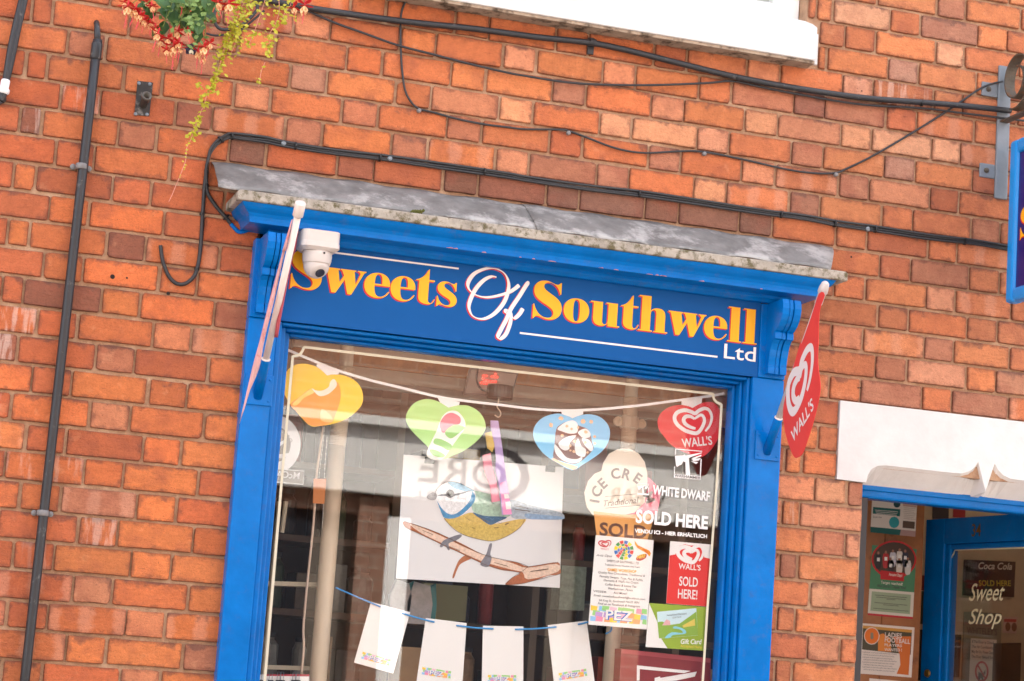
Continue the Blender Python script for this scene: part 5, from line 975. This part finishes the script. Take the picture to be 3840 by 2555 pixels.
gs = random.Random(21); pal = [(58, 48, 42), (96, 84, 70), (140, 110, 80), (150, 60, 44), (200, 170, 120), (70, 84, 60), (60, 66, 84), (120, 118, 112), (180, 150, 60), (34, 30, 28), (160, 60, 60)]
CN = dict(zip(pal, ('dark brown', 'taupe', 'tan', 'rust red', 'beige', 'olive', 'slate blue', 'grey', 'mustard', 'black', 'dull red')))
ORD = 'one two three four five six seven eight nine ten eleven twelve thirteen fourteen fifteen sixteen seventeen eighteen nineteen twenty twenty-one twenty-two twenty-three twenty-four twenty-five twenty-six twenty-seven twenty-eight'.split()
SHN = {1.35: 'lowest dim', 1.62: 'second lowest dim', 1.89: 'middle dim', 2.16: 'second highest dim', 2.43: 'highest dim'}
for z_ in (1.35, 1.62, 1.89, 2.16, 2.43):
    x_ = -1.1; k_n = -1
    while x_ < 1.25:
        w_ = gs.uniform(.05, .11); h_ = gs.uniform(.1, .22); c_ = gs.choice(pal)
        if not any(abs(x_-q) < .09 for q in (-.62, -.05, .52, 1.1)):
            k_n += 1; mm = mat('stock_%d_%d_%d' % c_, c_, .35, var=.25, scale=30)
            k = Vector((x_, YK+.1, z_+.0125))
            if gs.random() < .5:
                o = MB().lathe([(w_*.42, 0), (w_*.45, .01), (w_*.45, h_*.72), (w_*.3, h_*.82), (w_*.3, h_*.86)], k, (0, 0, 1), 12).build('sweet_jar', mm); tag(o, ('%s jar, number %s from the left on the %s shelf' % (CN[c_], ORD[k_n], SHN[z_])), 'jar', 'jars and boxes on the dim shelves'); MB().lathe([(w_*.34, h_*.86), (w_*.34, h_*.95)], k, (0, 0, 1), 12).build('lid', M_BLK2, o)
            else:
                o = MB().box(x_-w_*.45, x_+w_*.45, YK+.03, YK+.2, z_+.0125, z_+.0125+h_*.9).build('stock_box', mm, bevel=.003); tag(o, ('%s stock box, number %s from the left on the %s shelf' % (CN[c_], ORD[k_n], SHN[z_])), 'box', 'jars and boxes on the dim shelves')
        x_ += w_+.02
rk = thing('cream_rack', 'cream framed display rack at the left behind the pane', 'rack')
for pts in ([W5(360, -700), W5(150, 1560)], [W4(440, 1100), W4(380, 1560)]): MB().tube([at(*q, .42) for q in pts], .008, 8).build('upright', mat('rack_cream', (196, 182, 158), .5), rk)
for y_ in (300, 1360): MB().slab([at(*q, .42) for q in (W5(195, y_), W5(850, y_+20), W5(850, y_+75), W5(190, y_+55))], (0, .1, 0)).build('rail', MATS['rack_cream'], rk)
for px0, px1, py0, py1, nm in ((1470, 1545, 2172, 2300, 'teal edged silver foil bag hanging left of the other under the bird poster'), (1535, 1622, 2180, 2345, 'teal edged silver foil bag hanging nearest the pale wall under the bird poster')):
    t = thing('foil_bag', nm, 'bag'); a, b = at(px0, py0, .3), at(px1, py1, .3)
    MB().prism([(a.x, b.z), (b.x-.012, b.z), (b.x-.008, (a.z+b.z)/2), (b.x-.02, a.z-.01), (a.x+.015, a.z), (a.x-.004, (a.z+b.z)/2)], .29, .32).build('bag', mat('foil', (150, 142, 138), .4, var=.25, scale=40, bump=.5), t); MB().prism([(b.x-.013, b.z), (b.x+.006, b.z+.01), (b.x+.008, (a.z+b.z)/2), (b.x, a.z), (b.x-.021, a.z-.012), (b.x-.009, (a.z+b.z)/2)], .295, .325).build('gusset', mat('teal_foil', (18, 96, 96), .4), t)
tag(MB().slab([at(x, y, .34) for x, y in ((1505, 2425), (1610, 2432), (1600, 2620), (1490, 2610))], (0, .14, 0)).build('cardboard_box', mat('cardboard', (164, 128, 92), .8, var=.1)), 'plain brown cardboard box behind the strung cards', 'box')
tag(MB().slab([at(x, y, .9) for x, y in ((2108, 2120), (2200, 2128), (2190, 2290), (2095, 2285))], (0, .1, 0)).build('display_unit', mat('pale_green_unit', (150, 164, 146), .5, var=.3, scale=60)), 'pale green slatted unit standing in the dark behind the flyer', 'unit')
tag(MB().slab([at(x, y, 1.0) for x, y in ((1590, 2185), (1755, 2200), (1745, 2330), (1585, 2325))], (0, .05, 0)).build('pinboard', mat('pale_olive', (150, 146, 108), .8)), 'pale olive board seen below the bird poster', 'board')

# ================================================================ DOORWAY
df = thing('door_frame', 'blue painted wooden door frame head under the white lintel', 'frame')
MB().box(1.25, 2.26, .1, .17, 2.404, 2.47).build('head', M_BLUE, df, bevel=.008); MB().box(1.25, 2.26, .092, .1, 2.43, 2.47).build('bead', M_BLUE, df, bevel=.004)
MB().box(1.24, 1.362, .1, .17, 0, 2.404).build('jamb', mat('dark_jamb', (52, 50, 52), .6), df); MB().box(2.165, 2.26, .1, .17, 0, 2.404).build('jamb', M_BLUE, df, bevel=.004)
M_LOBBY = mat('lobby_cream', (190, 166, 140), .75, var=.08)
lob = struct(MB().box(1.94, 3.2, 1.32, 1.36, 0, 3.05).build('lobby_wall', M_LOBBY))
struct(MB().box(3.0, 3.06, .3, 1.32, 0, 3.05).build('lobby_side_wall', M_LOBBY))
YW_ = .8
pb = thing('pine_partition', 'brown pine board partition inside the doorway carrying notices', 'partition')
M_PINE2 = mat('varnished_pine', (150, 92, 48), .45, var=.3, scale=10, dirt=((104, 58, 28), 7, .3))
for i in range(4): MB().box(1.3+i*.165, 1.3+(i+1)*.165-.003, YW_, YW_+.03, 0, 3.0).build('plank', M_PINE2, pb)
DR1, DR2 = crop(3180, 1830, 3.571), crop(3180, 2180, 3.571)
def notice(name, label, cat, corners, Y, m, th=.001):
    t = thing(name, label, cat); board('sheet', corners, Y, m, t, th); return t
YN = YW_-.0015; M_NP = mat('notice_paper', (218, 206, 196), .6)
n1 = notice('notice', 'white and teal notice at the top of the pine partition', 'notice', mp(DR1, [(330, 60), (930, 110), (900, 655), (300, 595)]), YN, M_NP)
n_ = lambda par, f, pts, c, o_=.0004, n=0, Y=None: printed('print', [sm(mp(f, pts), n) if n else mp(f, pts)], YN if Y is None else Y, P_('np_%d_%d_%d' % c, c), par, o_)
n_(n1, DR1, [(335, 255), (700, 288), (695, 382), (332, 345)], (16, 92, 88)); n_(n1, DR1, [(617+70*math.cos(a_), 462+77*math.sin(a_)) for a_ in [i*.524 for i in range(12)]], (40, 150, 156)); n_(n1, DR1, [(300, 520), (710, 560), (690, 635), (298, 595)], (16, 92, 88)); n_(n1, DR1, [(710, 560), (905, 580), (900, 655), (690, 635)], (176, 140, 134)); n_(n1, DR1, [(735, 200), (920, 215), (915, 265), (735, 245)], (186, 150, 142)); n_(n1, DR1, [(655+48*math.cos(a_), 215+50*math.sin(a_)) for a_ in [i*.524 for i in range(12)]], (18, 66, 72)); n_(n1, DR1, [(735, 440), (895, 455), (890, 550), (730, 535)], (92, 70, 56))
for i in range(7): n_(n1, DR1, [(745, 265+i*24), (905-12*(i % 3), 278+i*24), (905-12*(i % 3), 282+i*24), (745, 269+i*24)], (150, 130, 124))
quad_text('Scan me', DR1(332, 400), DR1(450, 405), 8, YN, M_INK, n1, shear=.2)
for i in range(3): ribbon([at(*DR1(360+i*10, 297+i*22), YN-.0008), at(*DR1(670-i*10, 322+i*22), YN-.0008)], .002).build('print', M_NP, n1)
n2 = notice('notice', 'green target reached notice with a round group photo on the partition', 'notice', mp(DR1, [(325, 765), (920, 820)])+mp(DR2, [(865, 510), (262, 455)]), YN, P_('np_green', (70, 128, 92)))
n_(n2, DR1, [(615+302*math.cos(a_), 960+255*math.sin(a_)) for a_ in [i*.2618-.1 for i in range(24)]], (190, 30, 34)); n_(n2, DR1, [(615+278*math.cos(a_), 955+228*math.sin(a_)) for a_ in [i*.2618 for i in range(24)]], (74, 52, 42), .0007)
for x, y, c_ in ((405, 930, (40, 38, 42)), (505, 920, (170, 40, 44)), (600, 905, (190, 186, 196)), (690, 890, (206, 196, 186)), (765, 905, (52, 50, 64)), (570, 1010, (52, 44, 46)), (685, 1010, (206, 196, 184)), (800, 1010, (200, 196, 190))):
    n_(n2, DR1, [(x-34, y-36), (x+34, y-34), (x+42, y+70), (x+24, y+150), (x-30, y+148), (x-42, y+68)], c_, .001, 2); n_(n2, DR1, [(x+17*math.cos(a_), y-58+22*math.sin(a_)) for a_ in [i*.785 for i in range(8)]], (150, 104, 84), .0012); n_(n2, DR1, [(x-18, y+5), (x+20, y+7), (x+19, y+55), (x-19, y+53)], (222, 218, 214), .0013)
n_(n2, DR1, [(435, 1105), (750, 1140), (745, 1252), (432, 1225)], (186, 28, 34), .0015); quad_text('Amazing Days!', DR1(545, 1175), DR1(722, 1192), 11, YN, M_NP, n2, bold=.02, off=.0018)
quad_text('Target reached!', DR1(438, 1280), DR1(728, 1308), 11, YN, M_NP, n2, bold=.01); quad_text('We Did It - Thank You!', DR2(388, 78), DR2(775, 108), 11, YN, M_INK, n2, bold=.015)
n_(n2, DR2, [(285, 100), (885, 150), (868, 482), (265, 428)], (206, 202, 190)); n_(n2, DR2, [(318, 135), (842, 182), (828, 442), (298, 395)], (146, 164, 136), .0007); n_(n2, DR2, [(263, 428), (868, 480), (864, 508), (262, 455)], (176, 26, 42), .0007)
for i, (a_, w_) in enumerate(((185, 430), (212, 400), (240, 120), (285, 440), (315, 210), (362, 470))): ribbon([at(*DR2(575-w_/2, a_), YN-.001), at(*DR2(575+w_/2, a_+w_*.085), YN-.001)], .0018).build('print', M_INK, n2)
n3 = notice('notice', 'ladies football players wanted notice with orange badge', 'notice', mp(DR2, [(165, 560), (892, 620), (850, 1290), (128, 1235)]), YN, M_NP)
n_(n3, DR2, [(200, 592), (856, 652), (840, 985), (188, 915)], (72, 66, 46)); n_(n3, DR2, [(200, 592), (856, 652), (855, 690), (198, 630)], (196, 142, 60), .0006); n_(n3, DR2, [(400, 720), (470, 700), (560, 760), (580, 945), (400, 935)], (214, 128, 46), .0008); n_(n3, DR2, [(600, 740), (845, 740), (810, 1258), (650, 1240), (700, 1120), (690, 980)], (204, 104, 34), .0008)
n_(n3, DR2, [(316+104*math.cos(a_), 733+117*math.sin(a_)) for a_ in [i*.4 for i in range(16)]], (214, 204, 196), .001); n_(n3, DR2, [(316+95*math.cos(a_), 733+107*math.sin(a_)) for a_ in [i*.4 for i in range(16)]], (222, 112, 26), .0012); n_(n3, DR2, [(300, 690), (335, 690), (340, 760), (316, 785), (298, 760)], (130, 122, 100), .0014)
for body, a_, b_, h_ in (('LADIES', (492, 745), (718, 760), 18), ('FOOTBALL', (488, 812), (828, 840), 18), ('PLAYERS', (486, 868), (720, 882), 10), ('WANTED !', (484, 932), (718, 942), 11)): quad_text(body, DR2(*a_), DR2(*b_), h_, YN, M_NP, n3, bold=.02, off=.0018, height=True)
for i in range(8): quad_text('football sessions are delivered by qualified coaches ladies of all abilities', DR2(190+(i % 2)*14, 955+i*33), DR2(650-(i % 3)*30, 985+i*33), 4.5, YN, M_INK, n3, off=.0016)
notice('notice', 'white sheet at the very bottom of the pine partition', 'notice', mp(DR2, [(288, 1300), (710, 1338), (700, 1500), (280, 1480)]), YN, M_NP)
for lb, f, pts, c_ in (('dark concert flyer above the open door on the cream wall', DR1, [(1135, 150), (1355, 170), (1348, 420), (1130, 415)], (58, 40, 44)), ('red leaflet beside the dark flyer above the open door', DR1, [(1410, 240), (1575, 255), (1570, 400), (1405, 395)], (160, 36, 40)), ('dark red leaflet between the partition and the door', DR1, [(935, 1165), (1140, 1180)]+[], (110, 28, 32)), ('landscape photo leaflet between the partition and the door', DR2, [(915, 130), (1150, 140), (1140, 580), (900, 570)], (52, 58, 46)), ('black information sheet low between the partition and the door', DR2, [(890, 640), (1130, 660), (1100, 1340), (860, 1320)], (40, 32, 30))):
    q = mp(f, pts)
    if len(pts) == 2: q = [DR1(935, 1165), DR1(1140, 1180), DR2(1140, 125), DR2(910, 125)]
    notice('leaflet', lb, 'leaflet', q, 1.317, P_('lf_%d_%d_%d' % c_, c_))
# door leaf: hinged at right, standing open into the shop
dl = thing('shop_door', 'open blue glazed shop door bearing the brass number 34', 'door')
HX, HY, TH, DLEN, DZ = 2.15, .12, 1.40, .76, 2.43
dxv = Vector((-math.cos(TH), math.sin(TH), 0)); dnv = Vector((-math.sin(TH), -math.cos(TH), 0)); ORI = Vector((HX, HY, 0))
def dpt(s_, z_, o_=0.): return ORI+dxv*s_+Vector((0, 0, z_))+dnv*o_
def dbox(s0, s1, z0, z1, o0, o1): return MB().obox(dpt((s0+s1)/2, (z0+z1)/2, (o0+o1)/2), dxv*(s1-s0)/2, dnv*(o1-o0)/2, Vector((0, 0, (z1-z0)/2)))
def on_door(px, py, o_=0.): 
    return at_plane(px, py, ORI+dnv*o_, dnv)
gl_ = on_door(*DR1(1340, 760)); sg_ = (gl_-ORI).dot(dxv); zg_ = gl_.z
dbox(DLEN-(DLEN-sg_), DLEN, 0, DZ, -.02, .02).build('stile', M_BLUE, dl, bevel=.003); dbox(0, .1, 0, DZ, -.02, .02).build('stile', M_BLUE, dl, bevel=.003); dbox(.1, sg_, zg_, DZ, -.0195, .0195).build('top_rail', M_BLUE, dl, bevel=.003); dbox(.1, sg_, 0, .9, -.0195, .0195).build('lower_panel', M_BLUE, dl, bevel=.003)
dbox(sg_-.03, sg_-.001, .9, zg_, -.028, .012).build('glazing_bead', M_BLUE, dl, bevel=.006); dbox(.1, sg_-.03, zg_-.022, zg_-.001, -.028, .012).build('glazing_bead', M_BLUE, dl, bevel=.006)
dbox(.1, sg_-.03, .9, zg_-.022, -.003, .003).build('window_pane', M_GLASS, dl)
M_BRASS = mat('brass', (150, 112, 52), .35, metal=.7, var=.2, scale=40)
a_, b_ = on_door(*DR1(1655, 650), .022), on_door(*DR1(1775, 655), .022); hh = on_door(*DR1(1655, 480), .022)
text('34', .05, M_BRASS, dl, a_, -dxv, ZA, 'number', width=(b_-a_).length, height=(hh-a_).length, bold=.01)
k = on_door(*DR2(1075, 1235), .022); MB().lathe([(.014, 0), (.016, .003), (.014, .01), (.008, .012)], k, dnv, 16).build('lock', M_BRASS, dl)
M_DTXT = mat('cream_vinyl', (222, 214, 176), .5)
for body, a_, b_, h_ in (('Sweet', DR2(1620, 262), DR2(2095, 262), None), ('Shop', DR2(1610, 572), DR2(2055, 575), None)):
    A, B_ = on_door(*a_, .005), on_door(*b_, .005); t_ = on_door(a_[0], a_[1]-(235 if body == 'Sweet' else 270)/3.571, .005)
    text(body, .1, M_DTXT, dl, A, -dxv, ZA, 'lettering', width=(B_-A).length, height=abs(t_.z-A.z), bold=.006, shear=.38)
def drib(pts, w, o_):
    P = [on_door(*q, o_) for q in pts]; v = []
    for i, p in enumerate(P):
        t_ = (P[min(i+1, len(P)-1)]-P[max(0, i-1)]); nn = dnv.cross(t_).normalized(); v += [p+nn*w/2, p-nn*w/2]
    return MB().add(v, [(2*i, 2*i+1, 2*i+3, 2*i+2) for i in range(len(P)-1)])
drib(mp(DR1, [(2500, 800), (1430, 830), (1418, 880), (1380, 945), (1360, 960), (1340, 1300)]), .006, .004).build('pane_line', M_DTXT, dl)
# what shows through the door glass, on the cream lobby wall and door back
YD = 1.316
s1 = notice('cola_sign', 'dark framed cola sold here sign on the lobby wall', 'sign', mp(DR1, [(1560, 960), (2245, 990)])+mp(DR2, [(2225, 215), (1540, 190)]), YD-.006, P_('cola_dark', (52, 24, 24)), .006)
for b_, p, q, h_, m_ in (('Coca Cola', DR1(1745, 1085), DR1(2195, 1095), 26, M_NP), ('SOLD HERE', DR1(1752, 1312), DR1(2180, 1315), 22, P_('cola_yellow', (206, 180, 60)))): quad_text(b_, p, q, h_, YD-.006, m_, s1, bold=.015, shear=.3 if b_[0] == 'C' else 0, off=.0008, height=True)
n_(s1, DR1, [(1570, 1000), (1700, 1000), (1705, 1180), (1690, 1321), (1570, 1321)], (34, 20, 18), .0006, 0, YD-.006)
s2 = notice('mirror_sign', 'framed mirror style sign with arched lettering on the lobby wall', 'sign', mp(DR2, [(1558, 408), (2058, 430), (2030, 1600), (1510, 1600)]), YD-.004, mat('mirror_sign_face', (128, 122, 108), .25), .004)
quad_text("WHITELEY'S", DR2(1590, 700), DR2(1995, 725), 26, YD-.004, M_INK, s2, bold=.01, off=.0008, height=True)
s3 = thing('door_notice', 'white no dogs notice asking to close the door, hung behind the door glass', 'notice')
MB().slab([at(x, y, YD-.03) for x, y in mp(DR2, [(1645, 762), (1992, 785), (1972, 1600), (1612, 1600)])], (0, .001, 0)).build('sheet', M_NP, s3)
for i, b_ in enumerate(('If The Door Is Closed,', 'The Air Conditioning', 'May Be On. Please Close', 'The Door Behind You')): quad_text(b_, DR2(1662-i*3, 825+i*66), DR2(1955-i*3, 845+i*66), 11, YD-.03, M_INK, s3, bold=.012, off=.0006)
c0 = [(1790+92*math.cos(q*.2618), 1210+142*math.sin(q*.2618)) for q in range(24)]; c1 = [(1790+68*math.cos(q*.2618), 1210+112*math.sin(q*.2618)) for q in range(24)]
printed('print', [mp(DR2, c0), mp(DR2, c1)], YD-.03, P_('ban_red', (176, 34, 40)), s3, .0006); n_(s3, DR2, [(1745, 1215), (1770, 1225), (1800, 1245), (1840, 1180), (1838, 1240), (1815, 1260), (1810, 1330), (1790, 1330), (1780, 1290), (1755, 1340), (1738, 1340)], (34, 30, 32), .0006, 0, YD-.03); n_(s3, DR2, [(1728, 1130), (1742, 1112), (1848, 1300), (1834, 1318)], (176, 34, 40), .0009, 0, YD-.03)
s4 = notice('gift_notice', 'black gift cards notice behind the door glass', 'notice', mp(DR2, [(1330, 708), (1520, 718), (1490, 1290), (1290, 1280)]), YD-.02, P_('gift_black', (36, 28, 26)))
quad_text('Gift Cards', DR2(1350, 818), DR2(1505, 815), 12, YD-.02, P_('gift_orange', (186, 110, 50)), s4, shear=.2, off=.0006); quad_text('available here!', DR2(1350, 882), DR2(1505, 888), 8, YD-.02, M_NP, s4, off=.0006)
s5 = notice('leaflet', 'leaflet with two faces and red heading at the far right behind the door glass', 'leaflet', mp(DR2, [(2088, 480), (2275, 478), (2255, 705), (2070, 690)]), YD-.004, P_('lf_pale', (196, 160, 148)))
for x, y in ((2140, 610), (2225, 615)): n_(s5, DR2, [(x+36*math.cos(q*.785), y+60*math.sin(q*.785)) for q in range(8)], (120, 70, 52), .0005, 2, YD-.004)
n_(s5, DR2, [(2090, 505), (2255, 510), (2250, 550), (2088, 545)], (176, 60, 60), .0005, 0, YD-.004)
tag(MB().slab([at(x, y, YD-.1) for x, y in mp(DR2, [(2065, 830), (2320, 825), (2300, 1700), (2030, 1700)])], (0, .08, 0)).build('black_cabinet', mat('cabinet_black', (18, 16, 16), .4), None), 'black cabinet at the far right behind the door glass', 'cabinet')

# ================================================================ ACROSS THE STREET (seen mirrored in the pane)
ob = thing('building_across_street', 'brick shop with pale fascia across the street, seen mirrored in the window', 'building')
YO = -9.98
M_OB = brick_tex('opposite_brick', (142, 102, 82), (126, 88, 70), (152, 132, 116)); M_OFAS = mat('opposite_fascia', (226, 222, 216), .6, var=.05, scale=2)
fz0, fz1 = at(1900, 1905, .12-YO).z, at(1900, 1655, .12-YO).z
MB().box(-9, 12, YO-.4, YO, 3.0, 7.2).build('wall', M_OB, ob); MB().box(-9, 12, YO-.4, YO-.1, 0, 3.0).build('lower_wall', mat('opposite_dark', (104, 94, 84), .5), ob)
MB().box(-2, 9, YO-.001, YO+.12, fz0, fz1).build('fascia', M_OFAS, ob, bevel=.01)
MB().box(-2, 9, YO-.001, YO+.2, fz1, fz1+.07).build('cornice', M_OFAS, ob)
M_OTX = mat('opposite_letters', (60, 54, 54), .6)
q0, q1 = at(1978, 1800, .12-YO), at(1590, 1812, .12-YO); zb0 = at(1800, 1832, .12-YO).z
for b_, x_, w_, h_ in (('C', at(1972, 1780, .12-YO).x, .46, .44), ('ORE', at(1880, 1800, .12-YO).x, .72, .22)):
    text(b_, .2, M_OTX, ob, (x_, YO+.124, zb0-(.1 if b_ == 'C' else 0)), (-1, 0, 0), ZA, 'lettering', width=w_, height=h_)
text('SOUTHWELL', .1, M_OTX, ob, (at(1900, 1850, .12-YO).x, YO+.124, zb0-.13), (-1, 0, 0), ZA, 'lettering', width=.8, height=.06)
text('WEAR', .1, M_OTX, ob, (at(2480, 1850, .12-YO).x, YO+.124, zb0-.02), (-1, 0, 0), ZA, 'lettering', width=.5, height=.13)
for px_, w_ in ((1375, .24), (2350, .24)): x_ = at(px_, 2200, .12-YO).x; MB().box(x_-w_/2, x_+w_/2, YO-.2, YO+.05, 0, fz0-.01).build('pier', M_OB, ob)
for a_, b_ in ((-2, 1.62), (2.2, 3.6), (3.85, 6.5)): MB().box(a_, b_, YO-.101, YO-.06, .5, fz0-.12).build('shop_window', mat('dark_pane', (40, 44, 50), .1), ob)
x_ = at(1460, 2200, .12-YO).x; MB().box(x_-.14, x_+.14, YO-.15, YO+.0, 0, fz0-.05).build('door', M_WPAINT, ob)
for i in range(5):
    x_ = -6+i*3.4; MB().box(x_-.6, x_+.6, YO-.02, YO+.03, 4.5, 6.2).build('window', M_WPAINT, ob); MB().box(x_-.5, x_+.5, YO+.0302, YO+.035, 4.6, 6.1).build('pane', mat('dark_pane', (40, 44, 50), .1), ob.children[-1])
MB().prism([(-9.2, 7.2), (12.2, 7.2), (12.2, 7.35), (-9.2, 7.35)], YO-.5, YO+.2).build('eaves', M_OFAS, ob)

# ================================================================ LIT SPOTLIGHTS ON THE SHOP CEILING, AND ONE ADDED OVER THE LOBBY
def spot(px, py, Y, label, loc=None, watts=9.):
    k = at(px, py, Y) if loc is None else Vector(loc); t = thing('ceiling_spotlight', label, 'spotlight', 'lit spotlights on the shop ceiling')
    MB().lathe([(.012, .08), (.03, .075), (.034, 0), (.030, 0), (.026, .012)], k, (0, .0, 1), 16).build('can', mat('spot_white', (226, 222, 214), .4), t); MB().tube([k+Vector((0, 0, .08)), Vector((k.x, k.y, 3.02))], .008, 8).build('stem', MATS['spot_white'], t)
    MB().lathe([(.024, -.004), (.02, -.010), (.008, -.014)], k, (0, 0, 1), 14).build('bulb', mat('lit_bulb', (255, 232, 196), .4, emit=9.), t)
    ld = bpy.data.lights.new('spotlight_glow', 'POINT'); ld.energy = watts; ld.color = (1, .86, .68); ld.shadow_soft_size = .03; lo = bpy.data.objects.new('spotlight_glow', ld); COL.objects.link(lo); lo.location = k+Vector((0, 0, -.04)); lo.parent = t
spot(1333, 1872, 2.4, 'left of two small lit spotlights seen deep inside beside the left pole')
spot(1374, 1873, 2.4, 'right of two small lit spotlights seen deep inside, nearer the bird poster')
spot(0, 0, 0, 'added unseen lamp on the ceiling behind the open door, brightening the doorway', (2.5, .75, 2.93), .35)  # added out of view to lift the dark doorway, beyond the visible pair

# ================================================================ put every origin at the base of its thing
bpy.context.view_layer.update()
def bounds(o):
    pts = [Vector(c) for c in o.bound_box] if o.type == 'MESH' else []
    pts = [o.matrix_world @ p for p in pts]
    for ch in o.children: pts += bounds(ch)
    return pts
for o in list(COL.objects):
    if o.parent or o.type not in ('MESH', 'EMPTY'): continue
    b = bounds(o)
    if not b: continue
    c = Vector(((min(p.x for p in b)+max(p.x for p in b))/2, (min(p.y for p in b)+max(p.y for p in b))/2, min(p.z for p in b)))
    if o.type == 'MESH': o.data.transform(Matrix.Translation(-c))
    for ch in o.children: ch.location -= c
    o.location += c
